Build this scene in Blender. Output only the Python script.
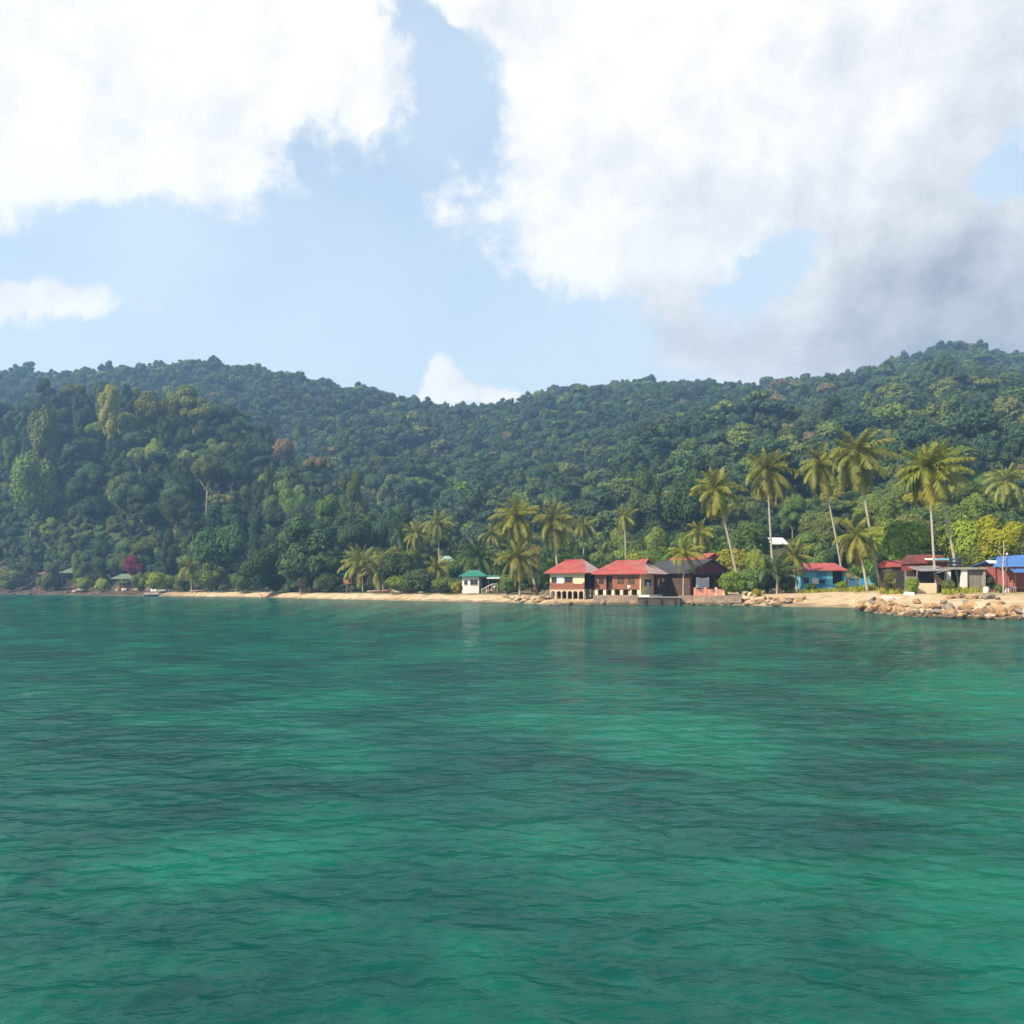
import bpy, math, random
import numpy as np
from mathutils import Vector, Matrix, noise

for _o in list(bpy.data.objects):
    bpy.data.objects.remove(_o)
SC = bpy.context.scene
COL = SC.collection
F = 983.0            # focal length in pixels of a 1024 px wide picture
HZ = 587.0           # picture row of the horizon
EYE = 2.6            # eye height above the water
R = math.radians

# ------------------------------------------------------------------ camera
cam_d = bpy.data.cameras.new('camera')
cam_d.sensor_width = 36.0
cam_d.lens = 36.0 * F / 1024.0
cam_d.shift_y = (HZ - 512.0) / 1024.0
cam_d.clip_start = 0.1
cam_d.clip_end = 4000.0
cam = bpy.data.objects.new('camera', cam_d)
COL.objects.link(cam)
cam.location = (0, 0, EYE)
cam.rotation_euler = (R(90), 0, 0)
SC.camera = cam

# ------------------------------------------------------------------ exposure, render
SC.view_settings.view_transform = 'Standard'
SC.view_settings.look = 'None'
SC.view_settings.exposure = 1.0
SC.view_settings.gamma = 1.0
SC.render.engine = 'CYCLES'
SC.cycles.use_denoising = True
SC.cycles.max_bounces = 6
SC.cycles.diffuse_bounces = 3
SC.cycles.glossy_bounces = 3
SC.cycles.transmission_bounces = 4
SC.cycles.transparent_max_bounces = 8
SC.cycles.volume_bounces = 1

# ------------------------------------------------------------------ sun
SUN_EL = 40.0
SUN_AZ = -126.0      # clockwise from +Y: behind the camera, to the left
sx = math.sin(R(SUN_AZ)) * math.cos(R(SUN_EL))
sy = math.cos(R(SUN_AZ)) * math.cos(R(SUN_EL))
sz = math.sin(R(SUN_EL))
sun_d = bpy.data.lights.new('sun', 'SUN')
sun_d.energy = 5.0
sun_d.angle = R(0.5)
sun_d.color = (1.0, 0.87, 0.68)
sun = bpy.data.objects.new('sun', sun_d)
COL.objects.link(sun)
sun.rotation_euler = Vector((sx, sy, sz)).to_track_quat('Z', 'Y').to_euler()
sun.location = (-60, -40, 60)

# ------------------------------------------------------------------ world: sky and clouds
W = bpy.data.worlds.new('World')
SC.world = W
W.use_nodes = True
NT = W.node_tree
NT.nodes.clear()


def node(nt, typ, **kw):
    n = nt.nodes.new(typ)
    for k, v in kw.items():
        setattr(n, k, v)
    return n


def lk(nt, a, b):
    nt.links.new(a, b)


def M_(nt, op, a, b=None, c=None, clamp=False):
    n = node(nt, 'ShaderNodeMath', operation=op)
    n.use_clamp = clamp
    for i, v in enumerate((a, b, c)):
        if v is None:
            continue
        if isinstance(v, (int, float)):
            n.inputs[i].default_value = v
        else:
            lk(nt, v, n.inputs[i])
    return n.outputs[0]


def V_(nt, op, a, b):
    n = node(nt, 'ShaderNodeVectorMath', operation=op)
    for i, v in enumerate((a, b)):
        if isinstance(v, tuple):
            n.inputs[i].default_value = v
        else:
            lk(nt, v, n.inputs[i])
    return n


def sky():
    nt = NT
    tc = node(nt, 'ShaderNodeTexCoord')
    D = tc.outputs['Generated']
    sep = node(nt, 'ShaderNodeSeparateXYZ')
    lk(nt, D, sep.inputs[0])
    x, y, z = sep.outputs
    az = M_(nt, 'ARCTAN2', x, y)
    el = M_(nt, 'ARCSINE', z)

    def nz(scale, detail, rough, off=(0, 0, 0), dist=0.0):
        v = V_(nt, 'ADD', D, off).outputs[0]
        n = node(nt, 'ShaderNodeTexNoise')
        n.inputs['Scale'].default_value = scale
        n.inputs['Detail'].default_value = detail
        n.inputs['Roughness'].default_value = rough
        n.inputs['Distortion'].default_value = dist
        lk(nt, v, n.inputs['Vector'])
        return n
    comb = node(nt, 'ShaderNodeCombineXYZ')
    lk(nt, az, comb.inputs[0])
    lk(nt, el, comb.inputs[1])
    wn = nz(8.0, 9, 0.6, (3.1, 0.7, 5.2))
    w2 = V_(nt, 'SUBTRACT', wn.outputs['Color'], (0.5, 0.5, 0.5)).outputs[0]
    w3 = V_(nt, 'MULTIPLY', w2, (0.17, 0.14, 0.0)).outputs[0]
    P = V_(nt, 'ADD', comb.outputs[0], w3).outputs[0]

    def blobs(lst, pos):
        acc = None
        for (cx, cy, rx, ry, w) in lst:
            a0 = math.atan2(cx - 512, F)
            e0 = math.asin((HZ - cy) / math.sqrt(F * F + (cx - 512) ** 2 + (HZ - cy) ** 2))
            s = V_(nt, 'SUBTRACT', pos, (a0, e0, 0)).outputs[0]
            s = V_(nt, 'MULTIPLY', s, (F / rx, F / ry, 0)).outputs[0]
            d = V_(nt, 'DOT_PRODUCT', s, s).outputs['Value']
            f = M_(nt, 'POWER', 0.45, d)
            acc = M_(nt, 'MULTIPLY', f, w) if acc is None else M_(nt, 'MULTIPLY_ADD', f, w, acc)
        return acc
    white = [
        (40, 30, 170, 105, 1.1), (0, 118, 100, 50, 0.7), (215, 50, 110, 74, 0.95), (325, 25, 78, 58, 0.9),
        (120, 135, 80, 38, 0.35), (408, 72, 34, 32, 0.62), (-160, 90, 160, 110, 1.0),
        (20, 303, 80, 18, 0.66), (95, 293, 28, 20, 0.5), (-120, 305, 100, 22, 0.5),
        (482, 10, 46, 24, 0.66), (580, -25, 80, 36, 0.8), (440, 60, 34, 60, -0.5),
        (622, 150, 92, 85, 1.05), (562, 225, 66, 52, 0.5), (640, 240, 95, 60, 0.75), (720, 130, 130, 100, 1.0),
        (880, 70, 150, 110, 1.0), (890, 300, 130, 75, 0.95), (1010, 320, 120, 90, 1.0), (720, 345, 120, 42, 0.55),
        (880, 190, 70, 60, 0.55), (1090, 60, 120, 120, 0.9),
        (775, 250, 62, 46, -1.25), (1008, 178, 50, 40, -1.5), (735, 318, 60, 30, -0.35), (700, 30, 60, 20, 0.35),
        (457, 386, 26, 20, 0.85), (430, 398, 40, 10, 0.6), (512, 396, 32, 12, 0.85), (180, 325, 60, 12, 0.12), (390, 150, 50, 40, 0.22), (465, 222, 34, 22, 0.34), (372, 122, 30, 22, 0.3), (180, 325, 40, 12, 0.25), (240, 297, 20, 8, 0.3), (540, 40, 34, 22, 0.2),
    ]
    dens = blobs(white, P)
    fb = nz(8.0, 12, 0.62, (0.4, 1.7, 2.3), 0.15)
    fb2 = nz(8.0, 12, 0.62, (0.4 + 0.022, 1.7, 2.3 - 0.03), 0.15)
    d2 = M_(nt, 'MULTIPLY_ADD', M_(nt, 'SUBTRACT', fb.outputs[0], 0.5), 2.3, dens)
    mr = node(nt, 'ShaderNodeMapRange', interpolation_type='SMOOTHSTEP')
    mr.inputs['From Min'].default_value = 0.38
    mr.inputs['From Max'].default_value = 0.82
    lk(nt, d2, mr.inputs['Value'])
    alpha = mr.outputs[0]
    # grey, thicker and shaded parts of the cloud bank
    grey = blobs([(960, 350, 200, 75, 0.55), (1050, 345, 140, 60, 0.30), (1050, 40, 120, 150, 0.30), (930, 235, 120, 60, 0.28), (720, 185, 90, 30, 0.2), (690, 345, 120, 40, 0.3)], P)
    sh = M_(nt, 'SUBTRACT', fb2.outputs[0], fb.outputs[0])
    g2 = M_(nt, 'MULTIPLY_ADD', sh, 1.35, grey)
    gn = nz(4.0, 5, 0.5, (8.4, 2.7, 1.3))
    g3 = M_(nt, 'MULTIPLY_ADD', M_(nt, 'SUBTRACT', gn.outputs[0], 0.44), 0.55, g2, clamp=True)
    cr = node(nt, 'ShaderNodeValToRGB')
    e = cr.color_ramp.elements
    e[0].position = 0.0
    e[0].color = (1.0, 0.965, 0.915, 1)
    e[1].position = 0.95
    e[1].color = (0.36, 0.385, 0.43, 1)
    m = e.new(0.35)
    m.color = (0.77, 0.765, 0.765, 1)
    lk(nt, g3, cr.inputs[0])
    cl = node(nt, 'ShaderNodeBackground')
    cl.inputs['Strength'].default_value = 0.585
    lk(nt, cr.outputs[0], cl.inputs['Color'])
    sk = node(nt, 'ShaderNodeTexSky', sky_type='NISHITA')
    sk.sun_disc = False
    sk.sun_elevation = R(SUN_EL)
    sk.sun_rotation = R(SUN_AZ)
    sk.air_density = 1.0
    sk.dust_density = 2.2
    sk.ozone_density = 1.6
    bg = node(nt, 'ShaderNodeBackground')
    bg.inputs['Strength'].default_value = 0.105
    lk(nt, sk.outputs[0], bg.inputs['Color'])
    # thin milky veil over the blue, thicker low down
    veil = M_(nt, 'MULTIPLY_ADD', gn.outputs[0], 0.80, M_(nt, 'MULTIPLY', M_(nt, 'POWER', 0.03, M_(nt, 'ABSOLUTE', el)), 1.05), clamp=True)
    vb = node(nt, 'ShaderNodeBackground')
    vb.inputs['Color'].default_value = (0.78, 0.92, 1.0, 1)
    vb.inputs['Strength'].default_value = 0.51
    mx0 = node(nt, 'ShaderNodeMixShader')
    lk(nt, veil, mx0.inputs[0])
    lk(nt, bg.outputs[0], mx0.inputs[1])
    lk(nt, vb.outputs[0], mx0.inputs[2])
    mx = node(nt, 'ShaderNodeMixShader')
    lk(nt, M_(nt, 'MULTIPLY', alpha, 0.97), mx.inputs[0])
    lk(nt, mx0.outputs[0], mx.inputs[1])
    lk(nt, cl.outputs[0], mx.inputs[2])
    out = node(nt, 'ShaderNodeOutputWorld')
    lk(nt, mx.outputs[0], out.inputs[0])


sky()

# ------------------------------------------------------------------ helpers
RND = random.Random(7)


def tag(o, label=None, cat=None, group=None, kind=None):
    if cat and not kind:
        kind = 'thing'
    for k, v in (('label', label), ('category', cat), ('group', group), ('kind', kind)):
        if v:
            o[k] = v
    return o


def empty(name, loc=(0, 0, 0), rz=0.0, scale=(1, 1, 1)):
    o = bpy.data.objects.new(name, None)
    o.empty_display_size = 0.3
    COL.objects.link(o)
    o.location = loc
    o.rotation_euler = (0, 0, rz)
    o.scale = scale
    return o


def mesh_np(name, V, Q, mats=(), midx=None, smooth=False):
    """V: n x 3 array, Q: m x 4 (or m x 3) index array."""
    V = np.asarray(V, dtype=np.float32)
    Q = np.asarray(Q, dtype=np.int32)
    me = bpy.data.meshes.new(name)
    me.vertices.add(len(V))
    me.vertices.foreach_set('co', V.ravel())
    k = Q.shape[1]
    me.loops.add(Q.size)
    me.loops.foreach_set('vertex_index', Q.ravel())
    me.polygons.add(len(Q))
    me.polygons.foreach_set('loop_start', np.arange(0, Q.size, k, dtype=np.int32))
    me.polygons.foreach_set('loop_total', np.full(len(Q), k, dtype=np.int32))
    for m in mats:
        me.materials.append(m)
    if midx is not None:
        me.polygons.foreach_set('material_index', np.asarray(midx, dtype=np.int32))
    me.polygons.foreach_set('use_smooth', np.full(len(Q), smooth, dtype=bool))
    me.update(calc_edges=True)
    return me


def link(name, me, parent=None, loc=None, rot=None, scale=None):
    o = bpy.data.objects.new(name, me)
    COL.objects.link(o)
    o.parent = parent
    if loc is not None:
        o.location = loc
    if rot is not None:
        o.rotation_euler = rot
    if scale is not None:
        o.scale = scale
    return o


class MB:
    """Collects boxes, tubes and polygons and links them as one mesh object."""

    def __init__(self):
        self.v, self.f = [], []

    def poly(self, pts):
        i = len(self.v)
        self.v += [tuple(p) for p in pts]
        self.f.append(tuple(range(i, i + len(pts))))
        return self

    def box(self, c, s, rz=0.0, rx=0.0, ry=0.0):
        mt = Matrix.Translation(c) @ Matrix.Rotation(rz, 4, 'Z') @ Matrix.Rotation(ry, 4, 'Y') @ Matrix.Rotation(rx, 4, 'X')
        i = len(self.v)
        for dz in (-.5, .5):
            for dx, dy in ((-.5, -.5), (.5, -.5), (.5, .5), (-.5, .5)):
                self.v.append(tuple(mt @ Vector((dx * s[0], dy * s[1], dz * s[2]))))
        for q in ((3, 2, 1, 0), (4, 5, 6, 7), (0, 1, 5, 4), (1, 2, 6, 5), (2, 3, 7, 6), (3, 0, 4, 7)):
            self.f.append(tuple(i + k for k in q))
        return self

    def span(self, x0, x1, y0, y1, z0, z1):
        return self.box(((x0 + x1) / 2, (y0 + y1) / 2, (z0 + z1) / 2), (x1 - x0, y1 - y0, z1 - z0))

    def slab(self, pts, t):
        """A polygon (counter-clockwise from above) thickened downwards by t."""
        n = len(pts)
        i = len(self.v)
        self.v += [tuple(p) for p in pts] + [(p[0], p[1], p[2] - t) for p in pts]
        self.f.append(tuple(range(i, i + n)))
        self.f.append(tuple(range(i + 2 * n - 1, i + n - 1, -1)))
        for k in range(n):
            j = (k + 1) % n
            self.f.append((i + k, i + n + k, i + n + j, i + j))
        return self

    def prism(self, pts, d):
        """A polygon extruded by vector d."""
        n = len(pts)
        d = Vector(d)
        i = len(self.v)
        self.v += [tuple(p) for p in pts] + [tuple(Vector(p) + d) for p in pts]
        self.f.append(tuple(range(i + n - 1, i - 1, -1)))
        self.f.append(tuple(range(i + n, i + 2 * n)))
        for k in range(n):
            j = (k + 1) % n
            self.f.append((i + k, i + j, i + n + j, i + n + k))
        return self

    def tube(self, path, rad, seg=8, cap=True):
        path = [Vector(p) for p in path]
        n = len(path)
        if not hasattr(rad, '__len__'):
            rad = [rad] * n
        i0 = len(self.v)
        for k, p in enumerate(path):
            t = (path[min(k + 1, n - 1)] - path[max(k - 1, 0)]).normalized()
            a = t.orthogonal() if abs(t.z) < 0.9 else Vector((1, 0, 0)) - t * t.x
            a.normalize()
            b = t.cross(a)
            for s in range(seg):
                an = 2 * math.pi * s / seg
                self.v.append(tuple(p + (a * math.cos(an) + b * math.sin(an)) * rad[k]))
        for k in range(n - 1):
            for s in range(seg):
                j = (s + 1) % seg
                self.f.append((i0 + k * seg + s, i0 + k * seg + j, i0 + (k + 1) * seg + j, i0 + (k + 1) * seg + s))
        if cap:
            self.f.append(tuple(i0 + s for s in range(seg - 1, -1, -1)))
            self.f.append(tuple(i0 + (n - 1) * seg + s for s in range(seg)))
        return self

    def lathe(self, prof, c=(0, 0, 0), seg=16):
        i0 = len(self.v)
        n = len(prof)
        for r, z in prof:
            for s in range(seg):
                an = 2 * math.pi * s / seg
                self.v.append((c[0] + r * math.cos(an), c[1] + r * math.sin(an), c[2] + z))
        for k in range(n - 1):
            for s in range(seg):
                j = (s + 1) % seg
                self.f.append((i0 + k * seg + s, i0 + k * seg + j, i0 + (k + 1) * seg + j, i0 + (k + 1) * seg + s))
        return self

    def ball(self, c, r, seg=8, rings=6):
        if not hasattr(r, '__len__'):
            r = (r, r, r)
        i0 = len(self.v)
        for a in range(rings + 1):
            th = math.pi * a / rings
            for s in range(seg):
                ph = 2 * math.pi * s / seg
                self.v.append((c[0] + r[0] * math.sin(th) * math.cos(ph), c[1] + r[1] * math.sin(th) * math.sin(ph), c[2] + r[2] * math.cos(th)))
        for a in range(rings):
            for s in range(seg):
                j = (s + 1) % seg
                self.f.append((i0 + a * seg + s, i0 + (a + 1) * seg + s, i0 + (a + 1) * seg + j, i0 + a * seg + j))
        return self

    def mesh(self, name, m, smooth=False):
        me = bpy.data.meshes.new(name)
        me.from_pydata(self.v, [], self.f)
        for mm in (m if isinstance(m, (list, tuple)) else [m]):
            me.materials.append(mm)
        if smooth:
            me.polygons.foreach_set('use_smooth', [True] * len(me.polygons))
        me.update()
        return me

    def build(self, name, m, parent=None, smooth=False, loc=None, rot=None):
        return link(name, self.mesh(name, m, smooth), parent, loc, rot)


KM = 1.0


def mat(name, col, rough=0.8, var=0.25, nscale=1.5, bump=0.0, bscale=8.0, spec=0.3, kind=None, kscale=1.0, col2=None, trans=0.0, rnd=0.0, wpos=0.0, metal=0.0, wet=False):
    """Procedural material: colour broken up by noise, optional corrugation / planks / bricks."""
    col = tuple(c * KM for c in col)
    col2 = tuple(c * KM for c in col2) if col2 else None
    m = bpy.data.materials.new(name)
    m.use_nodes = True
    nt = m.node_tree
    b = nt.nodes['Principled BSDF']
    out = nt.nodes['Material Output']
    b.inputs['Roughness'].default_value = rough
    b.inputs['Specular IOR Level'].default_value = spec
    b.inputs['Metallic'].default_value = metal
    tc = node(nt, 'ShaderNodeTexCoord')
    n1 = node(nt, 'ShaderNodeTexNoise')
    n1.inputs['Scale'].default_value = nscale
    n1.inputs['Detail'].default_value = 5
    n1.inputs['Roughness'].default_value = 0.62
    lk(nt, tc.outputs['Object'], n1.inputs['Vector'])
    mr = node(nt, 'ShaderNodeMapRange')
    mr.inputs['From Min'].default_value = 0.28
    mr.inputs['From Max'].default_value = 0.72
    mr.inputs['To Min'].default_value = 1 - var
    mr.inputs['To Max'].default_value = 1 + var
    lk(nt, n1.outputs[0], mr.inputs[0])
    base = node(nt, 'ShaderNodeRGB')
    base.outputs[0].default_value = (*col, 1)
    cur = base.outputs[0]
    if col2:
        n3 = node(nt, 'ShaderNodeTexNoise')
        n3.inputs['Scale'].default_value = nscale * 0.6
        n3.inputs['Detail'].default_value = 3
        v3 = V_(nt, 'ADD', tc.outputs['Object'], (11.3, 4.1, 7.7)).outputs[0]
        lk(nt, v3, n3.inputs['Vector'])
        mm = node(nt, 'ShaderNodeMapRange')
        mm.inputs['From Min'].default_value = 0.40
        mm.inputs['From Max'].default_value = 0.62
        lk(nt, n3.outputs[0], mm.inputs[0])
        mc = node(nt, 'ShaderNodeMix', data_type='RGBA')
        lk(nt, mm.outputs[0], mc.inputs['Factor'])
        lk(nt, cur, mc.inputs['A'])
        mc.inputs['B'].default_value = (*col2, 1)
        cur = mc.outputs['Result']
    hs = node(nt, 'ShaderNodeHueSaturation')
    lk(nt, cur, hs.inputs['Color'])
    val = mr.outputs[0]
    if rnd or wpos:
        oi = node(nt, 'ShaderNodeObjectInfo')
        r1 = M_(nt, 'SUBTRACT', oi.outputs['Random'], 0.5)
        val = M_(nt, 'MULTIPLY', val, M_(nt, 'MULTIPLY_ADD', r1, 2 * rnd, 1.0))
        r2 = M_(nt, 'FRACT', M_(nt, 'MULTIPLY', oi.outputs['Random'], 7.31))
        hue = M_(nt, 'MULTIPLY_ADD', M_(nt, 'SUBTRACT', r2, 0.35), 0.055 * rnd / 0.4, 0.5)
        lk(nt, hue, hs.inputs['Hue'])
        sat = M_(nt, 'MULTIPLY_ADD', M_(nt, 'FRACT', M_(nt, 'MULTIPLY', oi.outputs['Random'], 13.7)), -0.25 * rnd / 0.4, 1.15)
        lk(nt, sat, hs.inputs['Saturation'])
    if wpos:
        ge = node(nt, 'ShaderNodeNewGeometry')
        nw = node(nt, 'ShaderNodeTexNoise')
        nw.inputs['Scale'].default_value = 0.018
        nw.inputs['Detail'].default_value = 3
        lk(nt, ge.outputs['Position'], nw.inputs['Vector'])
        val = M_(nt, 'MULTIPLY', val, M_(nt, 'MULTIPLY_ADD', M_(nt, 'SUBTRACT', nw.outputs[0], 0.5), 2 * wpos, 1.0))
    lk(nt, val, hs.inputs['Value'])
    cur = hs.outputs[0]
    hgt = None
    if kind in ('corr', 'plank', 'plankh'):
        wv = node(nt, 'ShaderNodeTexWave', wave_type='BANDS')
        wv.bands_direction = 'Z' if kind == 'plankh' else 'X'
        wv.inputs['Scale'].default_value = kscale
        wv.inputs['Distortion'].default_value = 0.0 if kind == 'corr' else 0.4
        lk(nt, tc.outputs['Object'], wv.inputs['Vector'])
        hgt = wv.outputs['Fac']
    elif kind == 'brick':
        bt = node(nt, 'ShaderNodeTexBrick')
        bt.inputs['Scale'].default_value = kscale
        bt.inputs['Color1'].default_value = (*col, 1)
        bt.inputs['Color2'].default_value = (*(col2 or [c * 0.75 for c in col]), 1)
        bt.inputs['Mortar'].default_value = (0.30, 0.27, 0.23, 1)
        bt.inputs['Mortar Size'].default_value = 0.015
        mp = node(nt, 'ShaderNodeMapping')
        mp.inputs['Rotation'].default_value = (R(90), 0, 0)
        lk(nt, tc.outputs['Object'], mp.inputs[0])
        lk(nt, mp.outputs[0], bt.inputs['Vector'])
        lk(nt, bt.outputs['Color'], hs.inputs['Color'])
    if wet:     # dark, weed-stained band along the waterline
        gw = node(nt, 'ShaderNodeNewGeometry')
        sw = node(nt, 'ShaderNodeSeparateXYZ')
        lk(nt, gw.outputs['Position'], sw.inputs[0])
        wz = M_(nt, 'MULTIPLY_ADD', M_(nt, 'SUBTRACT', n1.outputs[0], 0.5), 0.9, sw.outputs[2])
        mw = node(nt, 'ShaderNodeMapRange')
        mw.inputs['From Min'].default_value = 0.42
        mw.inputs['From Max'].default_value = 0.22
        lk(nt, wz, mw.inputs[0])
        mc = node(nt, 'ShaderNodeMix', data_type='RGBA')
        lk(nt, M_(nt, 'MULTIPLY', mw.outputs[0], 0.8), mc.inputs['Factor'])
        lk(nt, cur, mc.inputs['A'])
        mc.inputs['B'].default_value = (0.055, 0.048, 0.030, 1)
        cur = mc.outputs['Result']
    lk(nt, cur, b.inputs['Base Color'])
    if bump or hgt is not None:
        bp = node(nt, 'ShaderNodeBump')
        if hgt is None:
            n2 = node(nt, 'ShaderNodeTexNoise')
            n2.inputs['Scale'].default_value = bscale
            n2.inputs['Detail'].default_value = 4
            lk(nt, tc.outputs['Object'], n2.inputs['Vector'])
            hgt = n2.outputs[0]
        bp.inputs['Strength'].default_value = bump or 0.5
        bp.inputs['Distance'].default_value = 0.06
        lk(nt, hgt, bp.inputs['Height'])
        lk(nt, bp.outputs[0], b.inputs['Normal'])
    if trans:
        tr = node(nt, 'ShaderNodeBsdfTranslucent')
        hs2 = node(nt, 'ShaderNodeHueSaturation')
        hs2.inputs['Value'].default_value = 1.25
        hs2.inputs['Hue'].default_value = 0.485
        lk(nt, cur, hs2.inputs['Color'])
        lk(nt, hs2.outputs[0], tr.inputs['Color'])
        ms = node(nt, 'ShaderNodeMixShader')
        ms.inputs[0].default_value = trans
        lk(nt, b.outputs[0], ms.inputs[1])
        lk(nt, tr.outputs[0], ms.inputs[2])
        lk(nt, ms.outputs[0], out.inputs['Surface'])
    return m


# ------------------------------------------------------------------ the lie of the land
def interp(px, pts):
    xs, ys = zip(*pts)
    return np.interp(px, xs, ys)


SHORE_PX = [(-700, 593.6), (0, 594.0), (60, 594.6), (160, 596.2), (250, 597.3), (330, 599.2), (400, 600.6), (450, 601.6), (510, 602.4),
            (545, 604.4), (640, 605.0), (742, 605.1), (770, 606.3), (800, 607.0), (850, 607.6), (872, 612.5), (900, 616), (960, 618.5), (1024, 620), (1500, 624)]
TOP_PX = [(-700, 1.2), (300, 1.2), (440, 1.3), (520, 1.3), (548, 0.75), (705, 0.85), (735, 1.3), (785, 1.6), (850, 1.9), (885, 1.8), (1500, 1.8)]
WID_PX = [(-700, 5), (300, 5), (440, 7), (520, 8), (550, 4), (740, 5), (785, 14), (850, 15), (885, 15), (1500, 15)]
CREST_A = [(-700, 392), (0, 398), (100, 396), (200, 404), (240, 424), (280, 452), (330, 482), (400, 530), (470, 575), (520, 590), (1500, 590)]
CREST_B = [(-700, 376), (-150, 372), (0, 366), (60, 368), (150, 362), (215, 357), (260, 366), (330, 380), (400, 398), (440, 404), (485, 405), (520, 400), (545, 388), (590, 382),
           (650, 380), (700, 386), (750, 386), (800, 380), (860, 371), (900, 362), (940, 353), (980, 350), (1010, 355), (1030, 361), (1100, 386), (1500, 430)]
FOOT_B = [(-700, 440), (0, 430), (300, 380), (400, 330), (480, 300), (600, 275), (690, 200), (760, 175), (900, 160), (1024, 150), (1500, 150)]
YA = 468.0
YB_PX = [(-700, 860), (400, 860), (600, 880), (1024, 900), (1500, 900)]


def smooth(u):
    u = np.clip(u, 0, 1)
    return u * u * (3 - 2 * u)


def shore_y(px):
    return EYE * F / (interp(px, SHORE_PX) - HZ)


def ground(X, Y, rough=True):
    """Height of the land (or sea bed) at X, Y; arrays or numbers."""
    X = np.asarray(X, dtype=float)
    Y = np.asarray(Y, dtype=float)
    px = 512 + F * X / np.maximum(Y, 60)
    sh = shore_y(px)
    d = Y - sh
    wid = interp(px, WID_PX)
    land = interp(px, TOP_PX) * smooth(d / wid * 0.5 + 0.0) * 1.0
    land = interp(px, TOP_PX) * np.clip(d / wid, 0, 1) ** 0.8 + 0.02 * np.clip(d - wid, 0, 60)
    bed = -np.minimum(0.11 * np.clip(-d, 0, None), 3.2)
    za = EYE + (HZ - interp(px, CREST_A)) / F * YA - 19
    fa = sh + interp(px, [(0, 17), (60, 20), (160, 30), (250, 34), (1500, 34)])
    ua = (Y - fa) / (YA - fa)
    A = np.where(ua < 1, za * np.clip(ua, 0, 1) ** 0.9, za * (1 - 0.6 * smooth((Y - YA) / 170)))
    A = np.maximum(A, 0)
    yb = interp(px, YB_PX)
    zb = EYE + (HZ - interp(px, CREST_B)) / F * yb - 17
    fb = interp(px, FOOT_B)
    ub = (Y - fb) / (yb - fb)
    B = np.where(ub < 1, zb * (0.8 * np.clip(ub, 0, 1) + 0.2 * smooth(ub)), zb * (1 - 0.9 * smooth((Y - yb) / 220)))
    B = np.maximum(B, 0)
    hill = np.maximum(A, B)
    z = np.where(d > 0, land + hill, bed)
    if rough:
        hv = np.zeros(z.shape)
        it = np.nditer([X, Y, z, hv], op_flags=[['readonly'], ['readonly'], ['readonly'], ['writeonly']])
        for a, b, c, o in it:
            if c > 3:
                k = min((c - 3) / 45, 1.0)
                o[...] = k * (13 * noise.noise((a / 75, b / 150, 3.3)) + 5 * noise.noise((a / 30, b / 45, 8.1)))
            elif c < 0:
                o[...] = max(c, -0.5) * 0.9 * noise.noise((a / 7, b / 7, 1.7))
            else:
                o[...] = 0
        # keep the crests where they are seen
        ub2 = np.clip(ub, 0, 1)
        z = z + hv * (1 - 0.75 * ub2 ** 4)
    return z


def gz(x, y):
    return float(ground(np.array([x]), np.array([y]))[0])


def px2x(px, Y):
    return (px - 512.0) / F * Y


def py2z(py, Y):
    return EYE + (HZ - py) / F * Y


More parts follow.
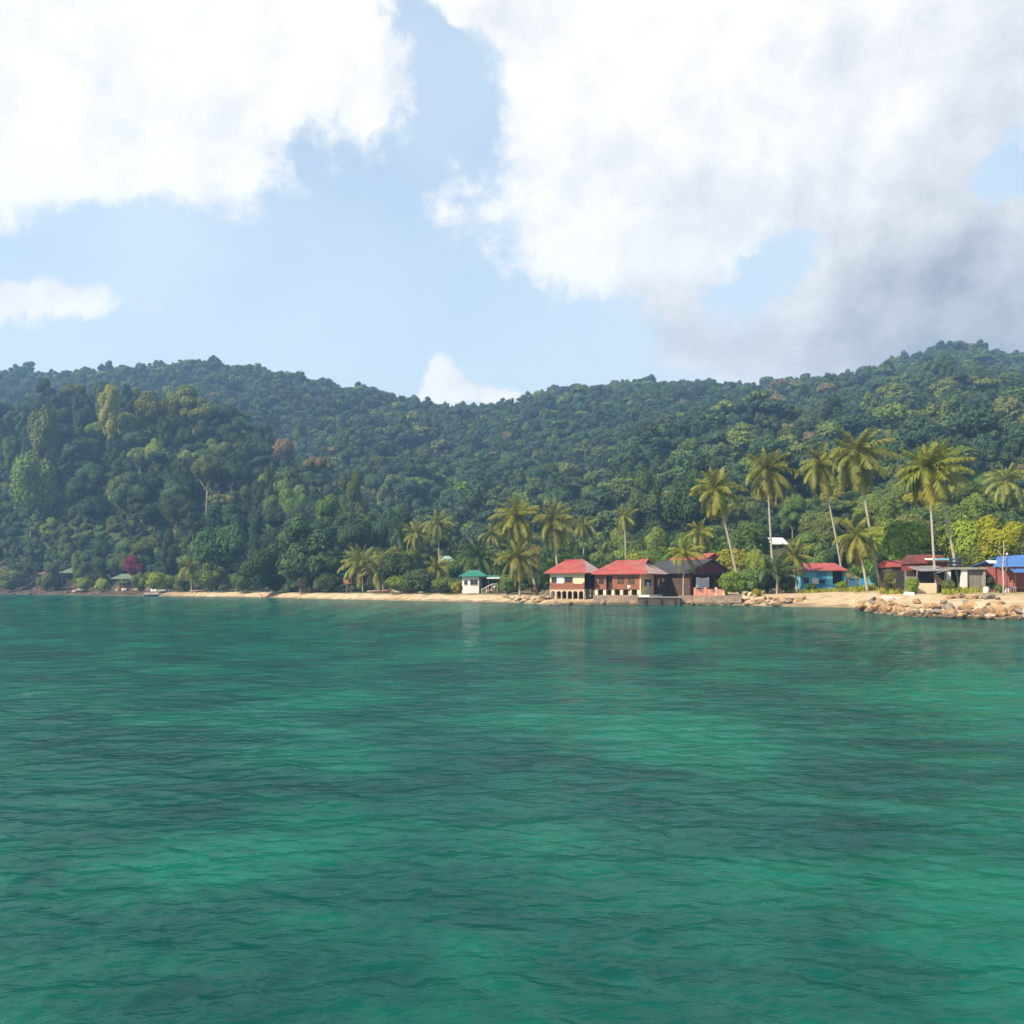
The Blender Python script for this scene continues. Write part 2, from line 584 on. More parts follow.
def build_terrain():
    ys = np.concatenate([np.arange(-60, 60, 6), np.arange(60, 130, 1.6), np.arange(130, 260, 2.2), np.arange(260, 460, 5), np.arange(460, 1100, 11), [1120]])
    ts = np.concatenate([np.linspace(-0.80, -0.56, 12)[:-1], np.linspace(-0.56, 0.56, 330), np.linspace(0.56, 0.80, 12)[1:]])
    X = ts[None, :] * np.maximum(ys, 60)[:, None]
    Y = np.repeat(ys[:, None], len(ts), 1)
    Z = ground(X, Y)
    n, k = X.shape
    V = np.stack([X, Y, Z], -1).reshape(-1, 3)
    i = np.arange(n * k).reshape(n, k)
    Q = np.stack([i[:-1, :-1], i[:-1, 1:], i[1:, 1:], i[1:, :-1]], -1).reshape(-1, 4)
    m = bpy.data.materials.new('land')
    m.use_nodes = True
    nt = m.node_tree
    b = nt.nodes['Principled BSDF']
    b.inputs['Roughness'].default_value = 0.95
    b.inputs['Specular IOR Level'].default_value = 0.1
    ge = node(nt, 'ShaderNodeNewGeometry')
    sp = node(nt, 'ShaderNodeSeparateXYZ')
    lk(nt, ge.outputs['Position'], sp.inputs[0])

    def nz(s, d=4):
        q = node(nt, 'ShaderNodeTexNoise')
        q.inputs['Scale'].default_value = s
        q.inputs['Detail'].default_value = d
        lk(nt, ge.outputs['Position'], q.inputs['Vector'])
        return q.outputs[0]

    def ramp(fac, stops):
        c = node(nt, 'ShaderNodeValToRGB')
        e = c.color_ramp.elements
        e[0].position, e[0].color = stops[0][0], (*stops[0][1], 1)
        e[1].position, e[1].color = stops[-1][0], (*stops[-1][1], 1)
        for p, q in stops[1:-1]:
            x = e.new(p)
            x.color = (*q, 1)
        lk(nt, fac, c.inputs[0])
        return c.outputs[0]

    def mixc(f, a, bb):
        c = node(nt, 'ShaderNodeMix', data_type='RGBA')
        lk(nt, f, c.inputs['Factor'])
        lk(nt, a, c.inputs['A'])
        lk(nt, bb, c.inputs['B'])
        return c.outputs['Result']
    sand = ramp(nz(0.7, 6), [(0.3, (0.26, 0.19, 0.11)), (0.5, (0.38, 0.29, 0.18)), (0.7, (0.47, 0.375, 0.25))])
    grass = ramp(nz(0.35, 6), [(0.3, (0.10, 0.12, 0.03)), (0.5, (0.17, 0.17, 0.05)), (0.66, (0.34, 0.26, 0.14))])
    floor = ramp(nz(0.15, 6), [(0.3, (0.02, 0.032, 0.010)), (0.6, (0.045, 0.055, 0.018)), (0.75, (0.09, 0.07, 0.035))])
    bed = ramp(nz(0.16, 4), [(0.40, (0.030, 0.06, 0.055)), (0.52, (0.16, 0.22, 0.16)), (0.60, (0.50, 0.50, 0.38))])
    def step(a, bb, v):
        r = node(nt, 'ShaderNodeMapRange')
        r.inputs['From Min'].default_value = a
        r.inputs['From Max'].default_value = bb
        lk(nt, v, r.inputs[0])
        return r.outputs[0]
    # open sand patches in the reef
    for (cx, cy, rx, ry) in ((-6.6, 20.4, 2.5, 3.2), (9.5, 18.5, 2.0, 1.6), (5.0, 40.0, 5.0, 7.0), (24, 52, 7, 11)):
        s_ = V_(nt, 'SUBTRACT', ge.outputs['Position'], (cx, cy, 0)).outputs[0]
        s_ = V_(nt, 'MULTIPLY', s_, (1 / rx, 1 / ry, 0)).outputs[0]
        d_ = V_(nt, 'DOT_PRODUCT', s_, s_).outputs['Value']
        f_ = M_(nt, 'MULTIPLY_ADD', M_(nt, 'SUBTRACT', nz(0.8, 6), 0.5), 2.6, d_)
        sandy = node(nt, 'ShaderNodeRGB')
        sandy.outputs[0].default_value = (0.80, 0.78, 0.64, 1)
        bed = mixc(step(1.5, -0.1, f_), bed, sandy.outputs[0])
    zz = M_(nt, 'MULTIPLY_ADD', M_(nt, 'SUBTRACT', nz(0.25), 0.5), 1.2, sp.outputs[2])

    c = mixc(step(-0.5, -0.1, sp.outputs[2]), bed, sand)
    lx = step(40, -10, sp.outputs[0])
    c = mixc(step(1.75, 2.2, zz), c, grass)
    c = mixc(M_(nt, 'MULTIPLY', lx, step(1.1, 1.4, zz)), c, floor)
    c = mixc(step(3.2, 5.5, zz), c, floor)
    lx2 = step(-88, -112, sp.outputs[0])
    mud = ramp(nz(0.5, 5), [(0.35, (0.030, 0.026, 0.018)), (0.55, (0.075, 0.055, 0.036)), (0.7, (0.16, 0.115, 0.075))])
    c = mixc(M_(nt, 'MULTIPLY', lx2, M_(nt, 'MULTIPLY', step(-0.1, 0.2, sp.outputs[2]), step(4.5, 3.0, zz))), c, mud)
    # wet sand along the water's edge
    wet = M_(nt, 'MULTIPLY', step(-0.2, 0.0, sp.outputs[2]), step(0.42, 0.20, zz))
    wh = node(nt, 'ShaderNodeHueSaturation')
    wh.inputs['Value'].default_value = 0.55
    lk(nt, c, wh.inputs['Color'])
    c = mixc(wet, c, wh.outputs[0])
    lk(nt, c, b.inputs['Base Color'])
    bp = node(nt, 'ShaderNodeBump')
    bp.inputs['Strength'].default_value = 0.6
    bp.inputs['Distance'].default_value = 0.3
    lk(nt, nz(1.3, 6), bp.inputs['Height'])
    lk(nt, bp.outputs[0], b.inputs['Normal'])
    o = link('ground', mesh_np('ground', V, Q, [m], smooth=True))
    tag(o, kind='structure')


build_terrain()


def build_water():
    ys = [-14.0]
    while ys[-1] < 380:
        y = ys[-1]
        ys.append(y + (0.35 if y < 3 else max(0.055, 0.0062 * y) if y < 150 else 4.0))
    ys = np.array(ys)
    ts = np.concatenate([np.linspace(-1.1, -0.58, 60)[:-1], np.linspace(-0.58, 0.58, 620), np.linspace(0.58, 1.1, 60)[1:]])
    X = ts[None, :] * np.maximum(ys, 5.0)[:, None]
    Y = np.repeat(ys[:, None], len(ts), 1)
    X = np.where(Y > 200, X, X)
    rs = np.random.RandomState(5)
    Z = np.zeros_like(X)
    dy = np.gradient(ys)[:, None]
    for i in range(90):
        lam = 0.17 * (16.0 ** rs.rand())
        th = R(75) + R(48) * rs.randn()
        k = 2 * math.pi / lam
        amp = 0.0019 * lam ** 0.38 * (0.5 + rs.rand())
        fade = np.clip((lam / dy - 2.5) / 2.5, 0, 1)
        ph = k * (X * math.cos(th) + Y * math.sin(th)) + rs.rand() * 6.28
        s = np.sin(ph + 0.7 * np.sin(0.33 * X + 0.41 * Y + i))
        s = (np.exp(0.9 * s) - 1.22) * 0.9
        Z += amp * fade * s
    n, k = X.shape
    V = np.stack([X, Y, Z], -1).reshape(-1, 3)
    i = np.arange(n * k).reshape(n, k)
    Q = np.stack([i[:-1, :-1], i[:-1, 1:], i[1:, 1:], i[1:, :-1]], -1).reshape(-1, 4)
    m = bpy.data.materials.new('sea_water')
    m.use_nodes = True
    nt = m.node_tree
    nt.nodes.remove(nt.nodes['Principled BSDF'])
    out = nt.nodes['Material Output']
    ge = node(nt, 'ShaderNodeNewGeometry')

    def nz(s, d, sc, dist=0.0, rough=0.5):
        mp = node(nt, 'ShaderNodeMapping')
        mp.inputs['Scale'].default_value = sc
        mp.inputs['Rotation'].default_value = (0, 0, R(12))
        lk(nt, ge.outputs['Position'], mp.inputs[0])
        q = node(nt, 'ShaderNodeTexNoise')
        q.inputs['Scale'].default_value = s
        q.inputs['Detail'].default_value = d
        q.inputs['Roughness'].default_value = rough
        q.inputs['Distortion'].default_value = dist
        lk(nt, mp.outputs[0], q.inputs['Vector'])
        return q.outputs[0]
    b1 = node(nt, 'ShaderNodeBump')
    b1.inputs['Strength'].default_value = 1.0
    b1.inputs['Distance'].default_value = 0.07
    lk(nt, nz(1.2, 5, (0.85, 1.1, 1), 0.5), b1.inputs['Height'])
    b2 = node(nt, 'ShaderNodeBump')
    b2.inputs['Strength'].default_value = 1.0
    b2.inputs['Distance'].default_value = 0.028
    lk(nt, nz(4.6, 4, (0.8, 1.15, 1), 0.6), b2.inputs['Height'])
    lk(nt, b1.outputs[0], b2.inputs['Normal'])
    fr = node(nt, 'ShaderNodeFresnel')
    fr.inputs['IOR'].default_value = 1.33
    lk(nt, b2.outputs[0], fr.inputs['Normal'])
    gl = node(nt, 'ShaderNodeBsdfGlossy')
    gl.inputs['Roughness'].default_value = 0.07
    gl.inputs['Color'].default_value = (0.9, 0.95, 1.0, 1)
    lk(nt, b2.outputs[0], gl.inputs['Normal'])
    # light scattered back by the water itself, patchy as the bottom changes
    cr = node(nt, 'ShaderNodeValToRGB')
    e = cr.color_ramp.elements
    e[0].position, e[0].color = 0.32, (0.004, 0.050, 0.058, 1)
    e[1].position, e[1].color = 0.70, (0.010, 0.165, 0.128, 1)
    x = e.new(0.5)
    x.color = (0.006, 0.095, 0.088, 1)
    pa = M_(nt, 'ADD', M_(nt, 'MULTIPLY', nz(0.22, 3, (1, 0.75, 1), 0.5), 0.6), M_(nt, 'MULTIPLY', nz(0.9, 4, (0.6, 1.3, 1), 0.9), 0.4))
    lk(nt, pa, cr.inputs[0])
    di = node(nt, 'ShaderNodeBsdfDiffuse')
    lk(nt, cr.outputs[0], di.inputs['Color'])
    lk(nt, b2.outputs[0], di.inputs['Normal'])
    tr = node(nt, 'ShaderNodeBsdfTransparent')
    tr.inputs['Color'].default_value = (0.04, 0.56, 0.42, 1)
    mt = node(nt, 'ShaderNodeMixShader')
    mt.inputs[0].default_value = 0.42
    lk(nt, tr.outputs[0], mt.inputs[1])
    lk(nt, di.outputs[0], mt.inputs[2])
    mx = node(nt, 'ShaderNodeMixShader')
    lk(nt, M_(nt, 'MULTIPLY', fr.outputs[0], 0.47), mx.inputs[0])
    lk(nt, mt.outputs[0], mx.inputs[1])
    lk(nt, gl.outputs[0], mx.inputs[2])
    lk(nt, mx.outputs[0], out.inputs['Surface'])
    o = link('sea_water', mesh_np('sea_water', V, Q, [m], smooth=True))
    tag(o, kind='structure')


build_water()

# ------------------------------------------------------------------ foliage
FOL = {
    'deep': mat('foliage_deep_green', (0.046, 0.076, 0.024), 0.75, 0.30, 0.7, trans=0.20, rnd=0.34, wpos=0.35, spec=0.2),
    'dark': mat('foliage_dark_green', (0.028, 0.050, 0.017), 0.75, 0.30, 0.7, trans=0.18, rnd=0.34, wpos=0.3, spec=0.2),
    'mid': mat('foliage_mid_green', (0.100, 0.140, 0.028), 0.75, 0.30, 0.7, trans=0.22, rnd=0.34, wpos=0.3, spec=0.2),
    'blue': mat('foliage_blue_green', (0.038, 0.070, 0.036), 0.75, 0.30, 0.7, trans=0.20, rnd=0.32, wpos=0.3, spec=0.2),
    'olive': mat('foliage_olive', (0.118, 0.138, 0.034), 0.75, 0.30, 0.7, trans=0.22, rnd=0.28, wpos=0.2, spec=0.2),
    'bright': mat('foliage_bright_green', (0.170, 0.215, 0.036), 0.72, 0.28, 0.7, trans=0.26, rnd=0.2, spec=0.22),
    'yellow': mat('foliage_yellow_green', (0.23, 0.23, 0.035), 0.72, 0.28, 0.7, trans=0.26, rnd=0.15, spec=0.22),
    'straw': mat('foliage_straw_brown', (0.17, 0.135, 0.065), 0.8, 0.3, 0.7, trans=0.25, rnd=0.2, spec=0.15),
    'pink': mat('foliage_magenta_flowers', (0.19, 0.030, 0.075), 0.8, 0.3, 0.9, trans=0.3, rnd=0.1, spec=0.15),
}
BARK = mat('bark_grey_brown', (0.22, 0.185, 0.145), 0.9, 0.3, 1.0, bump=0.5, bscale=5, rnd=0.3)
BARK_PALE = mat('bark_pale', (0.38, 0.34, 0.28), 0.9, 0.25, 1.0, bump=0.5, bscale=5, rnd=0.2)


def leaf_cards(C, N, s, rs):
    """Small bent leaf clumps at points C facing roughly N."""
    n = len(C)
    N = N / np.linalg.norm(N, axis=1, keepdims=True)
    a = np.cross(N, rs.randn(n, 3))
    a /= np.linalg.norm(a, axis=1, keepdims=True)
    b = np.cross(N, a)
    s = np.asarray(s)[:, None]
    la = s * (0.75 + 0.5 * rs.rand(n, 1))
    lb = s * (0.45 + 0.35 * rs.rand(n, 1))
    V = np.stack([C - a * la, C - b * lb + N * s * 0.18, C + a * la, C + b * lb + N * s * 0.18], 1).reshape(-1, 3)
    Q = np.arange(4 * n).reshape(n, 4)
    return V, Q


def ico(sub=1):
    import bmesh
    bm = bmesh.new()
    bmesh.ops.create_icosphere(bm, subdivisions=sub, radius=1.0)
    V = np.array([v.co[:] for v in bm.verts])
    T = np.array([[v.index for v in f.verts] for f in bm.faces])
    bm.free()
    return V, T


ICO1, ICO2, ICO3 = ico(2), ico(3), ico(4)


def crown_lobes(form, rs):
    """Lobes (centre, radii) of a unit crown: about 1 wide each way, from z = 0 up to about 2."""
    L = []
    if form == 'dome':
        L.append(((0, 0, 0.85), (0.62, 0.62, 0.6)))
        for k in range(11):
            an = k * 2.4 + rs.rand()
            el = R(rs.uniform(-15, 75))
            q = rs.uniform(0.48, 0.72)
            r = rs.uniform(0.26, 0.42)
            L.append(((q * math.cos(an) * math.cos(el), q * math.sin(an) * math.cos(el), 0.85 + 0.75 * q * math.sin(el)), (r, r, r * 0.85)))
    elif form == 'tall':
        for k in range(12):
            z = 0.15 + 1.7 * k / 11
            w = 0.62 * math.sin(math.pi * min(1, 0.18 + 0.80 * (1 - z / 2.2))) ** 0.7
            an = k * 2.4
            q = w * rs.uniform(0.4, 0.8)
            r = rs.uniform(0.26, 0.42) * (0.7 + 0.5 * w)
            L.append(((q * math.cos(an), q * math.sin(an), z), (r, r, r * 1.05)))
    elif form == 'umbrella':
        for k in range(11):
            an = k * 2.4
            q = 0.85 * math.sqrt((k + 0.3) / 11)
            r = rs.uniform(0.24, 0.36)
            L.append(((q * math.cos(an), q * math.sin(an), 1.15 + 0.3 * (1 - q) + rs.uniform(-.1, .12)), (r, r, r * 0.62)))
    else:   # ragged
        for k in range(12):
            an = k * 2.4 + rs.rand()
            q = rs.uniform(0.2, 0.75)
            r = rs.uniform(0.22, 0.44)
            L.append(((q * math.cos(an), q * math.sin(an), rs.uniform(0.35, 1.7 - 0.5 * q)), (r, r, r * 0.8)))
    return L


def crown_mesh(name, form, n, leaf, seed, core=True):
    rs = np.random.RandomState(seed)
    L = crown_lobes(form, rs)
    cs = np.array([l[0] for l in L])
    rr = np.array([l[1] for l in L])
    wt = rr[:, 0] ** 2
    wt /= wt.sum()
    m = int(n * 2.2)
    idx = rs.choice(len(L), m, p=wt)
    d = rs.randn(m, 3)
    d /= np.linalg.norm(d, axis=1, keepdims=True)
    keep = d[:, 2] > rs.uniform(-0.9, 0.35, m)
    idx, d = idx[keep], d[keep]
    rad = 0.80 + 0.28 * rs.rand(len(d)) + 0.10 * rs.randn(len(d))
    C = cs[idx] + d * rr[idx] * rad[:, None]
    ins = np.zeros(len(C), bool)
    for k in range(len(L)):
        q = (C - cs[k]) / rr[k]
        ins |= ((q * q).sum(1) < 0.55) & (idx != k)
    C, d = C[~ins][:n], d[~ins][:n]
    N = d + 0.34 * rs.randn(*d.shape) + np.array([0, 0, 0.2])
    V, Q = leaf_cards(C, N, leaf * (0.7 + 0.6 * rs.rand(len(C))), rs)
    if core:
        Vs, Qs, o = [V], [Q], len(V)
        for c, r in zip(cs, rr):
            v = ICO1[0] * (1 + 0.22 * rs.randn(len(ICO1[0]), 1)) * r * 0.74 + c
            t = ICO1[1] + o
            Vs.append(v)
            Qs.append(np.concatenate([t, t[:, 2:3]], 1))
            o += len(v)
        # triangles as degenerate quads are avoided: split into a second loop below
        return V, Q, np.concatenate(Vs[1:]), np.concatenate([q[:, :3] for q in Qs[1:]])
    return V, Q, None, None


def mixed_mesh(name, V, Q, V2, T2, mats, mi2=0, smooth=False):
    """One mesh from quads V,Q and triangles V2,T2 (T2 indexed from len(V))."""
    if V2 is None:
        return mesh_np(name, V, Q, mats)
    me = bpy.data.meshes.new(name)
    VV = np.concatenate([V, V2]).astype(np.float32)
    me.vertices.add(len(VV))
    me.vertices.foreach_set('co', VV.ravel())
    li = np.concatenate([Q.ravel(), T2.ravel()]).astype(np.int32)
    me.loops.add(len(li))
    me.loops.foreach_set('vertex_index', li)
    me.polygons.add(len(Q) + len(T2))
    st = np.concatenate([np.arange(len(Q)) * 4, len(Q) * 4 + np.arange(len(T2)) * 3]).astype(np.int32)
    tot = np.concatenate([np.full(len(Q), 4), np.full(len(T2), 3)]).astype(np.int32)
    me.polygons.foreach_set('loop_start', st)
    me.polygons.foreach_set('loop_total', tot)
    for m in mats:
        me.materials.append(m)
    me.polygons.foreach_set('material_index', np.concatenate([np.zeros(len(Q)), np.full(len(T2), mi2)]).astype(np.int32))
    me.update(calc_edges=True)
    return me


def trunk_mb(h, r, rs, limbs=5, spread=0.6, top=0.8):
    """Trunk from -0.6 to h, then limbs into a unit crown (in crown units above h)."""
    mb = MB()
    lean = rs.uniform(-0.05, 0.05, 2) * h
    P = [(0, 0, -1.2), (lean[0] * 0.2, lean[1] * 0.2, h * 0.35), (lean[0] * 0.6, lean[1] * 0.6, h * 0.7), (lean[0], lean[1], h)]
    mb.tube(P, [r * 1.5, r * 1.05, r * 0.9, r * 0.75], 7)
    for k in range(limbs):
        an = k * 2.4 + rs.rand()
        q = spread * rs.uniform(0.5, 1.0)
        z = h + top * rs.uniform(0.35, 0.75)
        mb.tube([(lean[0], lean[1], h * 0.98), (q * .5 * math.cos(an), q * .5 * math.sin(an), h + (z - h) * 0.5), (q * math.cos(an), q * math.sin(an), z)],
                [r * 0.55, r * 0.38, r * 0.15], 5)
    return mb


# near crowns: three shapes of each form
CROWN = {}
for fi, form in enumerate(('dome', 'tall', 'umbrella', 'ragged')):
    for k in range(3):
        V, Q, V2, T2 = crown_mesh('crown', form, 5200, 0.050, 100 + fi * 10 + k)
        CROWN[form, k] = mixed_mesh('crown', V, Q, V2, T2, [FOL['deep']])
BUSH = {}
for k in range(3):
    V, Q, V2, T2 = crown_mesh('foliage', 'dome', 2600, 0.060, 300 + k)
    V[:, 2] -= 0.25
    V2[:, 2] -= 0.25
    BUSH[k] = mixed_mesh('foliage', V, Q, V2, T2, [FOL['mid']])


# far forest: one mass of trees
def build_forest(clear=None):
    protos = bpy.data.collections.new('forest_shapes')
    rs = np.random.RandomState(77)
    kinds = [('dome', 'deep'), ('ragged', 'deep'), ('dome', 'blue'), ('umbrella', 'mid'), ('dome', 'mid'), ('ragged', 'blue'), ('tall', 'deep'),
             ('dome', 'olive'), ('ragged', 'olive'), ('dome', 'straw'), ('tall', 'mid'), ('umbrella', 'olive'), ('emergent', 'deep'), ('emergent', 'mid')]
    for i, (form, c) in enumerate(kinds):
        lift = form == 'emergent'
        if lift:
            form = 'ragged'
        V, Q, V2, T2 = crown_mesh('crown', form, 1300, 0.085, 500 + i)
        up = 2.1 if lift else 1.0
        if lift:
            V[:, :2] *= 0.75
            V2[:, :2] *= 0.75
        V[:, 2] += up
        V2[:, 2] += up
        tm = trunk_mb(up + 0.4, 0.038, rs, 0)
        tv = np.array(tm.v)
        tf = [f for f in tm.f if len(f) == 4]
        o = len(V)
        Qa = np.concatenate([Q, np.array(tf) + o])
        Va = np.concatenate([V, tv])
        me = mixed_mesh('forest_tree', Va, Qa, V2, T2 + len(tv), [FOL[c], BARK])
        mi = np.zeros(len(me.polygons), dtype=np.int32)
        mi[len(Q):len(Qa)] = 1
        me.polygons.foreach_set('material_index', mi)
        ob = bpy.data.objects.new('forest_tree_%02d' % i, me)
        protos.objects.link(ob)
    # where the trees stand
    pts = []
    grid = {}
    cell = 7.0
    tries = 60000
    A = np.stack([rs.uniform(-0.62, 0.62, tries), np.sqrt(rs.uniform(150 ** 2, 980 ** 2, tries))], 1)
    X = A[:, 0] * A[:, 1]
    Y = A[:, 1]
    Zs = ground(X, Y, False)
    px = 512 + F * A[:, 0]
    yb = interp(px, YB_PX)
    for j in range(tries):
        if Zs[j] < 4 or Y[j] > yb[j] + 45:
            continue
        if in_near_zone(px[j], Y[j]):
            continue
        dmin = rs.uniform(4.6, 7.6) * (0.82 if Y[j] > 520 else 1.0)
        gx, gy = int(X[j] // cell), int(Y[j] // cell)
        ok = True
        for a in (-1, 0, 1):
            for b in (-1, 0, 1):
                for (qx, qy) in grid.get((gx + a, gy + b), ()):
                    if (qx - X[j]) ** 2 + (qy - Y[j]) ** 2 < dmin * dmin:
                        ok = False
                        break
        if ok:
            grid.setdefault((gx, gy), []).append((X[j], Y[j]))
            pts.append((X[j], Y[j]))
    # smaller trees and undergrowth between the trees built one by one
    nf = len(pts)
    sz = []
    for (ax, ay, r_, h_) in SPARE:
        pts.append((ax, ay))
        sz.append((r_, h_ / 2.6))
    ux, uy = rs.uniform(-270, 160, 26000), rs.uniform(150, 492, 26000)
    uz = ground(ux, uy, False)
    up = 512 + F * ux / uy
    for j in range(len(ux)):
        y0 = uy[j]
        if uz[j] < 5.0 or not in_near_zone(up[j], y0) or not -40 < up[j] < 1064:
            continue
        if up[j] > 600 and any(a - 14 < up[j] < b + 14 and y0 < c for a, b, c in CLEAR):
            continue
        if up[j] < 400 and rs.rand() < 0.45:
            continue
        pts.append((ux[j], y0))
        q = rs.uniform(1.7, 3.2)
        sz.append((q, q * rs.uniform(0.9, 1.3)))
    pts = np.array(pts)
    Z = ground(pts[:, 0], pts[:, 1])
    n = len(pts)
    me = bpy.data.meshes.new('forest')
    me.vertices.add(n)
    me.vertices.foreach_set('co', np.stack([pts[:, 0], pts[:, 1], Z], 1).astype(np.float32).ravel())
    p = np.array([.19, .18, .17, .05, .16, .12, .05, .035, .03, .010, .03, .006, .03, .03])
    idx = rs.choice(len(kinds), n, p=p / p.sum()).astype(np.int32)
    pf = np.array([.30, .22, .22, .03, .06, .14, .03, .02, .02, .010, .02, .005, .0, .0])
    idf = rs.choice(len(kinds), n, p=pf / pf.sum()).astype(np.int32)
    idx = np.where(pts[:, 1] > 430 + 90 * rs.rand(n), idf, idx).astype(np.int32)
    wid = np.clip(np.exp(rs.normal(math.log(4.3), 0.30, n)), 2.4, 8.0) * np.where(pts[:, 1] > 520, 0.85, 1.0)
    hgt = np.minimum(wid ** 0.75 * 1.45 * rs.uniform(0.85, 1.25, n) * np.where(rs.rand(n) < 0.08, 1.2, 1.0), 7.6)
    for j, (r_, h_) in enumerate(sz):
        wid[nf + j], hgt[nf + j] = r_, h_
    Z[nf + len(SPARE):] -= hgt[nf + len(SPARE):] * 0.9
    me.vertices.foreach_set('co', np.stack([pts[:, 0], pts[:, 1], Z], 1).astype(np.float32).ravel())
    em = idx >= 12
    wid = np.where(em, np.minimum(wid * 0.85, 4.0), wid)
    hgt = np.where(em, np.minimum(hgt * 0.75, 3.6), hgt)
    idx[nf + len(SPARE):] = rs.choice([0, 1, 2, 4, 5], n - nf - len(SPARE), p=[.3, .2, .2, .2, .1])
    a1 = me.attributes.new('shape', 'INT', 'POINT')
    a1.data.foreach_set('value', idx)
    a2 = me.attributes.new('size', 'FLOAT_VECTOR', 'POINT')
    a2.data.foreach_set('vector', np.stack([wid, wid, hgt], 1).astype(np.float32).ravel())
    a3 = me.attributes.new('turn', 'FLOAT_VECTOR', 'POINT')
    a3.data.foreach_set('vector', np.stack([rs.uniform(-.08, .08, n), rs.uniform(-.08, .08, n), rs.uniform(0, 6.28, n)], 1).astype(np.float32).ravel())
    ob = link('forest', me)
    tag(ob, 'hazy rainforest covering the far ridge behind the village', 'forest', kind='stuff')
    ng = bpy.data.node_groups.new('forest', 'GeometryNodeTree')
    ng.interface.new_socket('Geometry', in_out='INPUT', socket_type='NodeSocketGeometry')
    ng.interface.new_socket('Geometry', in_out='OUTPUT', socket_type='NodeSocketGeometry')
    gi = ng.nodes.new('NodeGroupInput')
    go = ng.nodes.new('NodeGroupOutput')
    iop = ng.nodes.new('GeometryNodeInstanceOnPoints')
    ci = ng.nodes.new('GeometryNodeCollectionInfo')
    ci.inputs['Collection'].default_value = protos
    ci.inputs['Separate Children'].default_value = True
    ci.inputs['Reset Children'].default_value = True

    def attr(nm, t):
        q = ng.nodes.new('GeometryNodeInputNamedAttribute')
        q.data_type = t
        q.inputs['Name'].default_value = nm
        return q.outputs[0]
    L = ng.links.new
    L(gi.outputs[0], iop.inputs['Points'])
    L(ci.outputs[0], iop.inputs['Instance'])
    iop.inputs['Pick Instance'].default_value = True
    L(attr('shape', 'INT'), iop.inputs['Instance Index'])
    L(attr('turn', 'FLOAT_VECTOR'), iop.inputs['Rotation'])
    L(attr('size', 'FLOAT_VECTOR'), iop.inputs['Scale'])
    L(iop.outputs[0], go.inputs[0])
    md = ob.modifiers.new('forest', 'NODES')
    md.node_group = ng
    print('forest trees', n)


def in_near_zone(px, Y):
    """Where trees are built one by one (the headland at the left, the trees behind the village)."""
    if px < 400 and Y < 492:
        return True
    if 400 <= px < 700 and Y < 300:
        return True
    return px >= 700 and Y < 255
# ------------------------------------------------------------------ palms
PALM_GREEN = mat('palm_frond_green', (0.165, 0.172, 0.030), 0.55, 0.25, 1.2, trans=0.30, rnd=0.15, spec=0.35)
PALM_DARK = mat('palm_frond_deep_green', (0.060, 0.092, 0.022), 0.55, 0.25, 1.2, trans=0.30, rnd=0.15, spec=0.35)
PALM_OLD = mat('palm_frond_yellow', (0.21, 0.20, 0.042), 0.65, 0.25, 1.2, trans=0.30, rnd=0.1, spec=0.25)
PALM_DRY = mat('palm_frond_dry', (0.24, 0.17, 0.085), 0.8, 0.25, 1.2, trans=0.15, spec=0.15)
PALM_BARK = mat('palm_bark', (0.34, 0.30, 0.245), 0.9, 0.25, 0.8, bump=0.8, kind='plankh', kscale=2.2)
COCONUT = mat('coconut_husk', (0.17, 0.14, 0.04), 0.6, 0.3, 3.0)


def frond(out, az, el, L, droop, rs, wid=0.55, roll=0.0, wind=np.zeros(3)):
    """Arching midrib with leaflets hanging to both sides."""
    n = 15
    p = np.zeros(3)
    e = el
    a = az
    pts, dirs = [], []
    for k in range(n + 1):
        d = np.array([math.cos(a) * math.cos(e), math.sin(a) * math.cos(e), math.sin(e)])
        pts.append(p.copy())
        dirs.append(d)
        p = p + d * L / n
        e -= droop / n * (0.5 + 1.1 * k / n)
        e = max(e, R(-86))
        a += roll / n
        p = p + wind * (k / n) * L / n
    V, Q = out
    side = np.array([-math.sin(az), math.cos(az), 0])
    # midrib
    for k in range(n):
        w = 0.05 * (1 - k / n) + 0.012
        i = len(V)
        V += [pts[k] - side * w, pts[k] + side * w, pts[k + 1] + side * w * .8, pts[k + 1] - side * w * .8]
        Q.append((i, i + 1, i + 2, i + 3))
    for k in range(1, n):
        for h in (0.0, 0.33, 0.67):
            f = (k + h) / n
            if f > 0.985:
                continue
            q = pts[k] * (1 - h) + pts[k + 1] * h
            d = dirs[k]
            up = np.cross(side, d)
            up = up if up[2] > 0 else -up
            ll = L * wid * 0.42 * (math.sin(math.pi * min(0.97, 0.12 + 0.86 * f)) ** 0.6) * rs.uniform(0.8, 1.15)
            for s in (-1, 1):
                dn = rs.uniform(0.15, 1.0)
                v = s * side * 0.85 + d * 0.62 - up * dn * 0.5 - np.array([0, 0, dn * 0.55])
                v /= np.linalg.norm(v)
                t = q + v * ll
                t = t - np.array([0, 0, ll * 0.22])
                mid = q + v * ll * 0.5
                w = d * L / n * 0.19
                i = len(V)
                V += [q - w * .7, q + w * .7, mid + w, mid - w, t + w * .15, t - w * .15]
                Q.append((i, i + 1, i + 2, i + 3))
                Q.append((i + 3, i + 2, i + 4, i + 5))


